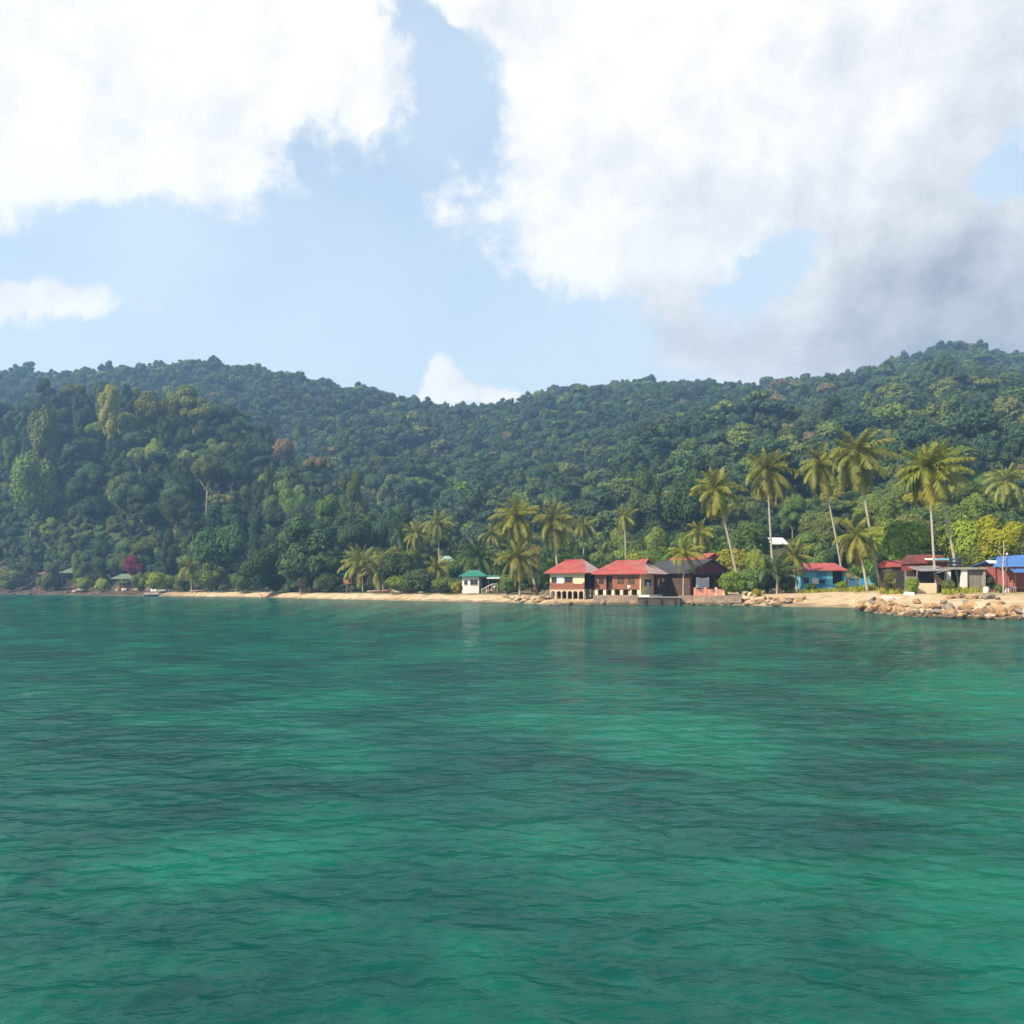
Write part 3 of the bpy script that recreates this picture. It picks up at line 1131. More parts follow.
def palm(name, label, base, top, rad, seed, nf=26, bend=0.0, r0=0.20, old=4, green=None, low=-35, nuts=True, dry=0, group=None, cat='palm'):
    """base, top: world points; rad: frond reach in metres."""
    rs = np.random.RandomState(seed)
    rad *= 0.92
    wind = np.array([rs.uniform(0.03, 0.28), rs.uniform(-.1, .1), 0])
    stiff = rs.uniform(0.95, 1.35)
    dry = dry or int(rs.randint(0, 4))
    b, t = Vector(base), Vector(top)
    root = empty(name, b)
    tag(root, label, cat, group or 'palms of the village shore')
    v = t - b
    P = []
    for k in range(9):
        f = k / 8
        g = f ** (1.0 + bend)
        P.append((v.x * g, v.y * g, -0.4 + (v.z + 0.4) * f))
    rad_t = [r0 * (1.35 if k == 0 else 1.0 - 0.40 * k / 8) for k in range(9)]
    MB().tube(P, rad_t, 8).build('trunk', PALM_BARK, root, smooth=True)
    g = ([], [])
    o = ([], [])
    dr = ([], [])
    nf = int(nf * 1.3)
    for k in range(nf):
        f = k / (nf - 1)
        az = k * 2.39996 + rs.uniform(-.45, .45)
        el = R(86 - (86 - low) * f ** 0.8 + rs.uniform(-9, 9))
        L = rad * rs.uniform(0.95, 1.2) * (0.85 + 0.35 * min(f * 2, 1))
        dp = R(rs.uniform(50, 115) * (0.45 + 0.65 * f)) * stiff
        tgt = o if k >= nf - old else g
        frond(tgt, az, el, L, dp, rs, 0.55, rs.uniform(-.3, .3), wind)
    for k in range(dry):
        frond(dr, rs.uniform(0, 6.28), R(-62), rad * 0.8, R(25), rs, 0.35)
    me = mesh_np('crown', np.array(g[0]), np.array(g[1]), [green or PALM_GREEN])
    link('crown', me, root, (v.x, v.y, v.z))
    if old:
        link('hanging_fronds', mesh_np('hanging_fronds', np.array(o[0]), np.array(o[1]), [PALM_OLD]), root, (v.x, v.y, v.z))
    if dry:
        link('dead_fronds', mesh_np('dead_fronds', np.array(dr[0]), np.array(dr[1]), [PALM_DRY]), root, (v.x, v.y, v.z))
    if nuts:
        mb = MB()
        for k in range(9):
            an = k * 2.4
            mb.ball((0.28 * math.cos(an), 0.28 * math.sin(an), -0.25 - 0.05 * (k % 3)), (0.13, 0.13, 0.16), 7, 5)
        mb.build('coconuts', COCONUT, root, True, (v.x, v.y, v.z))
    return root


def palm_px(name, label, bx, by, Y, tx, ty, rpx, seed, **kw):
    """by None: the base sits on the ground at that column."""
    x = px2x(bx, Y)
    z = gz(x, Y)
    dyy = kw.pop('dy', 0.0)
    return palm(name, label, (x, Y, z), (px2x(tx, Y + dyy), Y + dyy, py2z(ty, Y + dyy)), rpx / F * Y, seed, **kw)


def all_palms():
    p = palm_px
    p('coconut_palm', 'leaning tall coconut palm behind the black roofed house, first tall crown from the left', 741, 0, 156, 716, 488, 27, 1, nf=26, bend=0.1, low=-55, old=5)
    p('coconut_palm', 'straight tall coconut palm over the white roofed hill hut with slim pale trunk', 775, 0, 156, 767, 469, 30, 2, nf=24, bend=-0.2, low=-55, old=5)
    p('coconut_palm', 'tall coconut palm leaning left whose trunk ends above the blue house', 843, 0, 172, 820, 463, 28, 3, nf=24, bend=0.2, low=-50, old=4)
    p('coconut_palm', 'tallest coconut palm, wide crown rising above a short palm by the blue fence', 882, 0, 130, 857, 452, 34, 4, nf=31, bend=-0.1, low=-62, old=5)
    p('coconut_palm', 'large coconut palm above the ruined hut, its curved trunk standing left of its twin', 938, 0, 106, 929, 467, 35, 15, nf=29, bend=-0.35, low=-50, old=5, nuts=True, r0=0.16)
    p('coconut_palm', 'coconut palm with straight leaning trunk between the ruined hut pillars', 961, 0, 108, 936, 467, 30, 6, nf=10, bend=0.05, low=-45, old=2, r0=0.16)
    p('coconut_palm', 'small coconut palm with ragged crown high above the blue tarpaulin hut', 1010, 0, 190, 1006, 480, 24, 7, nf=20, low=-60, old=5)
    p('coconut_palm', 'short coconut palm with long yellow hanging fronds beside the blue house', 868, 0, 128, 857, 535, 27, 8, nf=22, low=-72, old=9, bend=0.1)
    p('coconut_palm', 'coconut palm with dense shaggy crown left of the stilt house, trunk leaning left', 538, 0, 170, 517, 516, 26, 9, nf=26, low=-60, old=4, dry=6, bend=0.0)
    p('coconut_palm', 'coconut palm standing straight just behind the red roof of the stilt house', 559, 0, 168, 554, 519, 25, 10, nf=22, low=-58, old=4, dry=4)
    p('coconut_palm', 'low coconut palm under the shaggy one, its fronds drooping near the ground', 520, 0, 166, 518, 556, 24, 11, nf=20, low=-55, old=4)
    p('coconut_palm', 'dark low coconut palm just behind the green roofed white house', 480, 0, 196, 478, 556, 25, 12, nf=22, low=-40, old=4, green=PALM_DARK, nuts=False)
    p('coconut_palm', 'thin young palm with grey trunk in front of the black roof', 683, 0, 146.5, 684, 553, 21, 13, nf=14, low=-25, old=1, r0=0.12, nuts=False, green=PALM_GREEN)
    p('coconut_palm', 'slim palm with small crown rising behind the red roofed brown house', 626, 0, 205, 625, 516, 15, 14, nf=16, low=-68, old=2, dry=3)
    p('coconut_palm', 'slender palm on a bare pale trunk above the hedge, right of its two neighbours', 440, 0, 228, 438, 522, 18, 16, nf=18, low=-55, old=2)
    p('coconut_palm', 'middle palm of three in the grove above the hedge', 417, 0, 232, 416, 533, 17, 17, nf=18, low=-60, old=2)
    p('coconut_palm', 'leftmost palm of three in the grove above the hedge', 405, 0, 236, 402, 534, 16, 18, nf=18, low=-60, old=2, green=PALM_DARK)
    p('coconut_palm', 'bright yellow green palm arching over the beach hut on stilts', 363, 0, 222, 362, 562, 24, 19, nf=18, low=-45, old=5, nuts=False)
    p('coconut_palm', 'bushy low palm right of the stilted beach hut with light fronds', 378, 0, 220, 379, 568, 22, 20, nf=18, low=-45, old=4, nuts=False)
    p('coconut_palm', 'small palm beside the hedge behind the beach, yellowish fronds', 437, 0, 205, 437, 567, 18, 21, nf=16, low=-35, old=4, nuts=False)
    p('coconut_palm', 'young palm with spreading fronds left of the blue house', 797, 0, 146, 795, 556, 20, 22, nf=15, low=-30, old=2, nuts=False)
    p('coconut_palm', 'tall slim palm poking out of the trees behind the black roof', 702, 0, 176, 700, 531, 18, 23, nf=16, low=-60, old=2)
    p('coconut_palm', 'short dark palm with upright fronds beneath the white hill hut', 777, 0, 146, 777, 572, 26, 24, nf=13, low=20, old=0, nuts=False, green=PALM_DARK)
    p('coconut_palm', 'palm with a feathery crown between the shaggy palm and the hillside', 493, 0, 238, 492, 533, 17, 25, nf=18, low=-55, old=2)
    p('coconut_palm', 'palm with feathery crown right above the yellow walled stilt house roof', 583, 0, 236, 584, 525, 16, 26, nf=18, low=-55, old=2)
    p('coconut_palm', 'low leaning palm at the back edge of the long sandy beach', 192, 0, 270, 190, 567, 15, 27, nf=16, low=-40, old=4, nuts=False)


all_palms()

# ------------------------------------------------------------------ trees, one by one
TREES = []      # (root, colour words, form words, zone, px, Y)
FORM_W = {'dome': 'rounded', 'tall': 'tall narrow', 'umbrella': 'flat topped', 'ragged': 'ragged'}
COL_W = {'dark': 'blackish green', 'deep': 'dark green', 'mid': 'mid green', 'blue': 'blue green', 'olive': 'olive', 'bright': 'bright green', 'yellow': 'yellow green', 'straw': 'straw brown'}
TRUNKS = {}
_rs = np.random.RandomState(31)
for _k in range(4):
    TRUNKS[_k] = trunk_mb(1.0, 0.040, _rs, 5, 0.42, 0.75).mesh('trunk', BARK, True)


def tree(x, Y, R_, H, form, colour, seed, label=None, trunk=0.35, pale=False, zone='', name='forest_tree'):
    """R_: crown radius; H: total height; trunk: share of it that is bare."""
    rs = np.random.RandomState(seed)
    z = gz(x, Y)
    root = empty(name, (x, Y, z - 0.2))
    th = H * trunk
    ch = H - th
    cr = link('crown', CROWN[form, seed % 3], root, (0, 0, th), (0, 0, rs.uniform(0, 6.28)), (R_, R_, ch / 1.62))
    tr = link('trunk', TRUNKS[seed % 4], root, (0, 0, 0), (0, 0, rs.uniform(0, 6.28)), (max(th * 0.55, R_ * 0.75),) * 2 + (th,))
    cr.material_slots[0].link = 'OBJECT'
    cr.material_slots[0].material = FOL[colour]
    if pale:
        tr.material_slots[0].link = 'OBJECT'
        tr.material_slots[0].material = BARK_PALE
    if label:
        tag(root, label, 'tree')
    else:
        TREES.append((root, COL_W[colour], FORM_W[form], zone, 512 + F * x / Y, Y))
    return root


CLEAR = [(764, 792, 228), (738, 750, 228), (692, 742, 172), (440, 456, 226), (995, 1018, 188), (128, 140, 326), (612, 638, 205)]
FEATURED = [
    # px, foot Y, top row, crown radius px, form, colour, bare share, pale, label
    (301, 226, 519, 29, 'ragged', 'deep', 0.12, 0, 'broad ragged tree beside the beach, left of the stilted beach hut'),
    (226, 272, 524, 30, 'dome', 'deep', 0.15, 0, 'wide green tree behind the middle of the long sandy beach'),
    (262, 236, 545, 24, 'dome', 'deep', 0.10, 0, 'dark dense tree overhanging the beach between two broad crowns'),
    (45, 395, 432, 24, 'tall', 'olive', 0.2, 0, 'large pale olive tree standing out on the dark headland slope'),
    (30, 385, 455, 26, 'dome', 'mid', 0.2, 0, 'pale green spreading tree in front of the large olive one on the headland'),
    (109, 415, 398, 13, 'tall', 'yellow', 0.4, 0, 'tall yellow green tree standing out near the headland crest'),
    (155, 424, 391, 24, 'dome', 'olive', 0.3, 0, 'big olive topped tree on the headland crest with wide round crown'),
    (193, 424, 391, 24, 'ragged', 'olive', 0.3, 0, 'big brownish olive tree on the headland crest, right of the widest one'),
    (206, 345, 452, 14, 'dome', 'mid', 0.5, 0, 'tall mid green tree with bare trunk and small round crown above the beach'),
    (232, 352, 460, 13, 'dome', 'deep', 0.55, 1, 'tall dark tree with bare grey trunk beside the round crowned green one'),
    (318, 400, 456, 14, 'umbrella', 'straw', 0.4, 1, 'tan flat crowned tree where the headland drops to the valley'),
    (283, 428, 436, 13, 'dome', 'straw', 0.4, 1, 'tan rounded tree against the blue ridge above the headland end'),
    (353, 330, 474, 16, 'ragged', 'mid', 0.3, 1, 'light green ragged tree at the foot of the headland end'),
    (269, 350, 478, 7, 'tall', 'mid', 0.1, 0, 'narrow vine covered tree like a column above the beach trees'),
    (112, 350, 520, 8, 'ragged', 'olive', 0.5, 1, 'leaning ragged tree beside the magenta bougainvillea'),
    (690, 236, 471, 26, 'dome', 'deep', 0.2, 0, 'big dark tree with rounded top behind the tall leaning palm'),
    (640, 262, 478, 22, 'ragged', 'deep', 0.25, 0, 'dark ragged tree behind the brown red roofed house'),
    (998, 121, 512, 26, 'ragged', 'yellow', 0.3, 1, 'yellow green spreading tree beside the blue tarpaulin roof'),
    (985, 122, 540, 20, 'dome', 'olive', 0.15, 0, 'low olive tree between ruined hut and blue tarpaulin roof'),
    (905, 138, 520, 30, 'dome', 'bright', 0.1, 0, 'rounded bright green tree behind the ruined hut, left of its palms'),
    (965, 136, 515, 30, 'dome', 'bright', 0.1, 0, 'rounded bright green tree right behind the twin palms'),
    (745, 182, 520, 28, 'dome', 'mid', 0.1, 0, 'green tree on the slope between the leaning palm and the white hill hut'),
    (818, 186, 530, 26, 'dome', 'olive', 0.1, 0, 'olive rounded tree directly behind the blue house'),
    (757, 147, 545, 12, 'dome', 'bright', 0.15, 0, 'small bright leafy tree just left of the short dark palm'),
]


def all_trees():
    for i, (px, Y, ty, rp, form, colour, tk, pale, lab) in enumerate(FEATURED):
        x = px2x(px, Y)
        z = gz(x, Y)
        H = max(py2z(ty, Y) - z, 3.0)
        tree(x, Y, rp / F * Y, H, form, colour, 900 + i, lab, tk, pale, name='shore_tree' if Y < 300 else 'forest_tree')
    rs = np.random.RandomState(12)
    pts = [(px2x(f[0], f[1]), f[1], f[3] / F * f[1] * 0.6, gz(px2x(f[0], f[1]), f[1])) for f in FEATURED]

    def scatter(px0, px1, y0, y1, dmin, tries, fn):
        for _ in range(tries):
            t = rs.uniform(px0, px1)
            Y = math.sqrt(rs.uniform(y0 ** 2, y1 ** 2))
            x = px2x(t, Y)
            sp = fn(t, x, Y, rs)
            if any(a - 20 < t < b + 20 and Y < c for a, b, c in CLEAR):
                continue
            if not sp:
                continue
            dm = dmin * sp.get('gap', 1.0)
            zz = gz(x, Y)
            if any((x - a) ** 2 + (Y - b) ** 2 + (zz - e) ** 2 < (max(dm, c)) ** 2 for a, b, c, e in pts):
                continue
            pts.append((x, Y, dm * 0.8, zz))
            tree(x, Y, sp['r'], sp['h'], sp['form'], sp['col'], int(rs.randint(1, 9999)), None, sp['trunk'], sp.get('pale', False), sp['zone'], sp.get('name', 'forest_tree'))

    def pick(w):
        k = list(w)
        p = np.array([w[q] for q in k], float)
        return k[rs.choice(len(k), p=p / p.sum())]

    def headland(t, x, Y, rs):
        sh = float(shore_y(t))
        if Y < sh + 15 or Y > 486:
            return None
        z = gz(x, Y)
        zone = 'on the headland crest' if Y > 440 else 'halfway up the headland' if Y > sh + 45 else 'low on the headland above the beach'
        low = Y < sh + 48
        r = rs.uniform(4.2, 6.4) * (0.92 if low else 1.0)
        h = rs.uniform(8, 12) if low else rs.uniform(13, 19)
        if low and t > 250:
            h = rs.uniform(8, 11)
        form = pick({'dome': 6, 'ragged': 4, 'umbrella': 0.8 if not low else 0.1, 'tall': 0.7})
        if form == 'tall':
            r *= 0.72
        col = pick({'dark': 5, 'deep': 3.5, 'blue': 1.5, 'mid': 1.6, 'olive': 1.0, 'bright': 0.2} if not low else {'dark': 2, 'deep': 3, 'mid': 3.2, 'olive': 0.9, 'bright': 0.5})
        return dict(r=r, h=h, form=form, col=col, trunk=0.12 if low else rs.uniform(0.2, 0.45), pale=rs.rand() < 0.25, zone=zone, gap=1.0)
    scatter(-25, 405, 226, 488, 9.6, 12000, headland)

    def village(t, x, Y, rs):
        sh = float(shore_y(t))
        if Y < (200 if t < 430 else 208 if t < 545 else 196) or Y > 305:
            return None
        far = Y > 240
        r = rs.uniform(3.4, 5.2)
        h = rs.uniform(7, 10) if not far else rs.uniform(9, 14)
        col = pick({'mid': 4, 'deep': 1.2, 'bright': 3.0, 'olive': 2, 'yellow': 0.7, 'dark': 0.8, 'straw': 0.2})
        zone = 'behind the village houses' if not far else 'in the valley behind the village'
        return dict(r=r, h=h, form=pick({'dome': 6, 'ragged': 3, 'umbrella': 1, 'tall': 0.6}), col=col, trunk=rs.uniform(0.1, 0.3), pale=rs.rand() < .2, zone=zone)
    scatter(398, 702, 196, 305, 7.2, 5000, village)

    def slope(t, x, Y, rs):
        if Y < (168 if t < 880 else 146) or Y > 262:
            return None
        r = rs.uniform(3.2, 5.0)
        h = rs.uniform(7, 10.5)
        col = pick({'mid': 4, 'bright': 3.2, 'olive': 2.4, 'deep': 0.8, 'dark': 1.0, 'yellow': 1.0, 'straw': 0.15})
        zone = 'on the slope behind the palms'
        return dict(r=r, h=h, form=pick({'dome': 6, 'ragged': 3, 'umbrella': 1, 'tall': 0.6}), col=col, trunk=rs.uniform(0.1, 0.3), pale=rs.rand() < .2, zone=zone)
    scatter(698, 1060, 146, 262, 7.0, 5000, slope)


all_trees()

# ------------------------------------------------------------------ shrubs
SHRUBS = [
    # px, Y, top row, half width px, colour, label
    (160, 296, 571, 17, 'bright', 'bright low shrub at the left end of the sandy beach'),
    (183, 292, 575, 13, 'olive', 'olive shrub on the beach edge right of the bright low one'),
    (212, 280, 566, 19, 'olive', 'brownish olive bush overhanging the middle of the beach'),
    (243, 272, 571, 15, 'mid', 'mid green bush at the back of the beach'),
    (276, 262, 574, 13, 'deep', 'dark bush left of the small green roofed shelter'),
    (330, 232, 572, 16, 'deep', 'dark bush between the small shelter and the stilted beach hut'),
    (399, 214, 574, 16, 'bright', 'light green shrub right of the low palms on the beach'),
    (420, 208, 568, 20, 'deep', 'dark clipped hedge behind the debris on the beach'),
    (446, 193, 576, 18, 'mid', 'spreading green shrub left of the white house'),
    (457, 187, 580, 7, 'yellow', 'small yellow flowered shrub against the white house wall'),
    (513, 174, 573, 21, 'mid', 'flat topped green bush between the white house and the stilt house'),
    (537, 176, 570, 16, 'deep', 'dark bush close to the left side of the stilt house'),
    (733, 146, 570, 17, 'bright', 'bright green bush beside the pink wall'),
    (752, 146.5, 567, 17, 'mid', 'green layered bush in the middle of the seawall garden'),
    (768, 149, 573, 12, 'deep', 'dark bush at the foot of the short dark palm'),
    (786, 149, 574, 14, 'mid', 'leafy bush left of the blue house'),
    (756, 143, 588, 5, 'yellow', 'small yellow shrub on top of the seawall'),
    (811, 143.5, 582, 6, 'mid', 'thin bush in front of the blue house wall'),
    (858, 140, 584, 5, 'mid', 'little green bush before the blue fence'),
    (893, 116, 572, 14, 'olive', 'olive bush left of the ruined hut'),
    (905, 109, 575, 12, 'olive', 'pale scrubby bush against the ruined hut'),
    (948, 104, 578, 8, 'olive', 'scrubby olive bush between the leaning palm stem and the cream front wall'),
    (913, 104.5, 577, 7, 'bright', 'small bright bush at the left corner of the grey board wall'),
    (1000, 102.5, 583, 6, 'olive', 'low olive bush at the foot of the red hut wall'),
    (842, 146, 580, 7, 'bright', 'small bright bush at the right end of the blue house'),
    (986, 108, 573, 10, 'deep', 'dark bush between the ruined hut and the red walled hut'),
    (921, 126, 556, 22, 'deep', 'dark thicket behind the ruined hut roofs'),
    (135, 324, 555, 13, 'pink', 'magenta flowering bougainvillea above the pavilion'),
    (10, 352, 570, 16, 'olive', 'olive bush beside the brown roofed hut at the far left'),
    (47, 349, 572, 13, 'olive', 'pale bush between the brown roofed hut and the next roof'),
    (84, 344, 577, 10, 'bright', 'light shrub under the reddish roof'),
    (102, 338, 578, 9, 'bright', 'yellowish green shrub left of the pavilion'),
    (141, 326, 572, 10, 'mid', 'green shrub right of the pavilion'),
    (596, 172, 560, 22, 'mid', 'bushy greenery behind the gap of the two red roofs'),
    (640, 176, 552, 26, 'bright', 'bright rounded bush behind the brown house roof'),
    (570, 178, 552, 24, 'bright', 'bright bush behind the stilt house roof'),
    (668, 182, 545, 24, 'mid', 'rounded bush above the black roof'),
    (735, 172, 548, 22, 'yellow', 'yellow green bush right of the red back roof'),
    (878, 136, 565, 10, 'deep', 'dark bush at the end of the blue fence'),
    (872, 160, 556, 22, 'mid', 'green bush mass right behind the blue fence'),
    (960, 122, 553, 16, 'mid', 'green bush behind the black water tank'),
]


def all_shrubs():
    for i, (px, Y, ty, hw, colour, lab) in enumerate(SHRUBS):
        if px < 460 and colour != 'pink':
            Y = float(shore_y(px)) + (4.5 if px < 150 else (3.6 + 3.4 * (i % 3)) if px < 340 else 7 + 3 * (i % 3))
        x = px2x(px, Y)
        z = gz(x, Y)
        r = hw / F * Y
        h = max(py2z(ty, Y) - z, 0.6)
        root = link('flowering_shrub' if colour in ('pink',) else 'shrub', BUSH[i % 3], None, (x, Y, z - 0.1), (0, 0, i * 1.7), (r, r * 0.9, h / 1.33))
        root.material_slots[0].link = 'OBJECT'
        root.material_slots[0].material = FOL[colour]
        tag(root, lab, 'shrub', 'shrubs along the shore')


all_shrubs()
# ------------------------------------------------------------------ building materials
KM = 0.74
M = {
    'red_tin': mat('red_corrugated_sheet', (0.47, 0.075, 0.060), 0.5, 0.30, 0.9, col2=(0.40, 0.12, 0.09), bump=0.6, kind='corr', kscale=5.0, spec=0.4),
    'glare_tin': mat('sun_glare_pink_sheet', (0.72, 0.50, 0.42), 0.45, 0.2, 0.9, bump=0.6, kind='corr', kscale=5.0, spec=0.5),  # red roof sheet with sun glare put into its colour
    'black_tin': mat('black_roof_sheet', (0.045, 0.043, 0.045), 0.6, 0.3, 0.9, bump=0.5, kind='corr', kscale=4.0),
    'grey_tin': mat('grey_corrugated_sheet', (0.33, 0.35, 0.38), 0.5, 0.3, 0.8, bump=0.7, kind='corr', kscale=5.0, col2=(0.24, 0.17, 0.13)),
    'rust_tin': mat('rusty_red_sheet', (0.20, 0.045, 0.035), 0.7, 0.35, 0.9, bump=0.6, kind='corr', kscale=5.0, col2=(0.13, 0.06, 0.045)),
    'green_tin': mat('green_roof_sheet', (0.030, 0.22, 0.15), 0.5, 0.18, 0.8, bump=0.5, kind='corr', kscale=5.0),
    'green_grey': mat('mossy_grey_green_roof', (0.13, 0.17, 0.11), 0.85, 0.3, 0.8, bump=0.4),
    'brown_roof': mat('brown_roof', (0.10, 0.055, 0.035), 0.85, 0.3, 0.8, bump=0.4),
    'red_brown_roof': mat('reddish_brown_roof', (0.20, 0.085, 0.055), 0.85, 0.3, 0.8, bump=0.4),
    'white_tin': mat('white_roof_sheet', (0.78, 0.77, 0.76), 0.5, 0.1, 0.8, bump=0.3, kind='corr', kscale=5.0),
    'teal_tin': mat('pale_teal_roof_sheet', (0.28, 0.42, 0.40), 0.5, 0.18, 0.8, bump=0.3, kind='corr', kscale=5.0),
    'cyan_tin': mat('turquoise_sheet', (0.10, 0.42, 0.50), 0.5, 0.15, 0.8),
    'yellow_wall': mat('yellow_plaster', (0.72, 0.58, 0.27), 0.85, 0.12, 1.2, bump=0.2),
    'cream': mat('cream_plaster', (0.74, 0.60, 0.40), 0.85, 0.14, 1.0, bump=0.2),
    'cream_worn': mat('stained_cream_plaster', (0.62, 0.47, 0.33), 0.9, 0.25, 1.2, bump=0.3, col2=(0.48, 0.34, 0.23)),
    'white_wall': mat('white_painted_wall', (0.76, 0.74, 0.70), 0.8, 0.10, 1.0, bump=0.15),
    'orange_wall': mat('orange_plaster', (0.50, 0.20, 0.085), 0.85, 0.15, 1.0),
    'pink_wall': mat('salmon_pink_plaster', (0.70, 0.32, 0.24), 0.85, 0.16, 1.1, bump=0.2),
    'maroon': mat('maroon_boards', (0.22, 0.040, 0.035), 0.7, 0.2, 1.0, bump=0.5, kind='plankh', kscale=3.0),
    'brick_wood': mat('brown_red_boards', (0.29, 0.105, 0.055), 0.75, 0.22, 1.0, bump=0.6, kind='plank', kscale=2.2),
    'brown_wood': mat('dark_brown_wood', (0.085, 0.052, 0.035), 0.8, 0.3, 1.5, bump=0.5, kind='plank', kscale=2.0),
    'tan_wood': mat('weathered_tan_wood', (0.36, 0.26, 0.17), 0.85, 0.25, 1.5, bump=0.5, kind='plank', kscale=2.0),
    'grey_wood': mat('grey_weathered_wood', (0.26, 0.235, 0.20), 0.9, 0.25, 1.5, bump=0.5, kind='plank', kscale=2.0),
    'blue_wall': mat('bright_blue_paint', (0.040, 0.29, 0.54), 0.7, 0.12, 1.0, bump=0.15),
    'cyan_wall': mat('light_turquoise_paint', (0.14, 0.50, 0.66), 0.7, 0.10, 1.0, bump=0.15),
    'deep_blue': mat('deep_blue_paint', (0.035, 0.15, 0.38), 0.7, 0.12, 1.0),
    'tarp': mat('blue_tarpaulin', (0.065, 0.17, 0.44), 0.5, 0.14, 1.3, bump=0.5, bscale=2.0, spec=0.4),
    'red_wall': mat('faded_red_paint', (0.42, 0.12, 0.10), 0.8, 0.2, 1.0),
    'concrete': mat('concrete', (0.36, 0.33, 0.28), 0.9, 0.2, 1.2, bump=0.4, col2=(0.27, 0.25, 0.21)),
    'dark_concrete': mat('stained_dark_concrete', (0.075, 0.068, 0.058), 0.9, 0.3, 1.0, bump=0.5, col2=(0.12, 0.10, 0.08)),
    'stone_wall': mat('mortared_stone', (0.34, 0.24, 0.155), 0.95, 0.3, 1.6, bump=1.0, bscale=3.0, col2=(0.25, 0.20, 0.15), wet=True),
    'glass': mat('dark_window_glass', (0.020, 0.022, 0.024), 0.12, 0.2, 1.0, spec=0.6),
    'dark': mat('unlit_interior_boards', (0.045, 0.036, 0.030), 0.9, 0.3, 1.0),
    'banner': mat('pale_blue_banner', (0.55, 0.68, 0.75), 0.7, 0.2, 1.5),
    'white_cloth': mat('white_cloth', (0.78, 0.78, 0.76), 0.8, 0.08, 1.5),
    'yellow_sign': mat('yellow_sign_paint', (0.75, 0.55, 0.06), 0.6, 0.1, 1.5),
    'black_plastic': mat('black_plastic', (0.030, 0.034, 0.045), 0.4, 0.2, 1.2, spec=0.5),
    'white_plastic': mat('white_plastic', (0.78, 0.79, 0.80), 0.4, 0.05, 1.2, spec=0.5),
    'navy': mat('navy_boat_paint', (0.030, 0.065, 0.16), 0.4, 0.15, 1.2, spec=0.5),
    'boat_white': mat('pale_boat_paint', (0.66, 0.62, 0.56), 0.5, 0.15, 1.2, spec=0.4),
    'orange_canvas': mat('orange_canvas', (0.55, 0.20, 0.07), 0.8, 0.15, 1.3),
}


def hip_solid(x0, x1, y0, y1, z, rise, inset, t=0.12, gable=False):
    """Closed roof solid; ridge along x from x0+inset to x1-inset (0 = gable ends)."""
    mb = MB()
    ym = (y0 + y1) / 2
    a, b, c, d = (x0, y0, z), (x1, y0, z), (x1, y1, z), (x0, y1, z)
    r0, r1 = (x0 + inset, ym, z + rise), (x1 - inset, ym, z + rise)
    mb.poly([a, b, r1, r0])           # 0 front
    mb.poly([c, d, r0, r1])           # 1 back
    mb.poly([b, c, r1])               # 2 right
    mb.poly([d, a, r0])               # 3 left
    lo = lambda p: (p[0], p[1], p[2] - t)
    for p, q in ((a, b), (b, c), (c, d), (d, a)):
        mb.poly([lo(p), lo(q), q, p])
    mb.poly([lo(d), lo(c), lo(b), lo(a)])
    return mb


def set_faces(o, mats, idx):
    for m in mats:
        o.data.materials.append(m)
    for f, k in idx.items():
        o.data.polygons[f].material_index = k


def window(root, x, y, z, w, h, frame, pane, side=None, name='window'):
    """Frame and pane on a wall at y facing -y (or on the +x side wall at x when side)."""
    f = 0.07
    mb, pb = MB(), MB()
    if side:
        for dy in (-w / 2, w / 2):
            mb.box((x + 0.03, y + dy, z + h / 2), (0.10, f, h + f))
        for dz in (0, h):
            mb.box((x + 0.033, y, z + dz), (0.106, w - f, f))
        pb.box((x + 0.012, y, z + h / 2), (0.03, w - f, h - f))
    else:
        for dx in (-w / 2, w / 2):
            mb.box((x + dx, y - 0.03, z + h / 2), (f, 0.10, h + f))
        for dz in (0, h):
            mb.box((x, y - 0.033, z + dz), (w - f, 0.106, f))
        if w > 0.9:
            mb.box((x, y - 0.028, z + h / 2), (0.05, 0.07, h - f))
        pb.box((x, y - 0.012, z + h / 2), (w - f, 0.03, h - f))
    o = mb.build(name, frame, root)
    pb.build('pane', pane, o)
    return o


def door(root, x, y, z, w, h, leaf, handle=True):
    o = MB().box((x, y - 0.02, z + h / 2), (w, 0.08, h)).build('door', leaf, root)
    MB().box((x + w * 0.36, y - 0.085, z + h * 0.48), (0.06, 0.05, 0.14)).build('handle', M['grey_tin'], o)
    return o


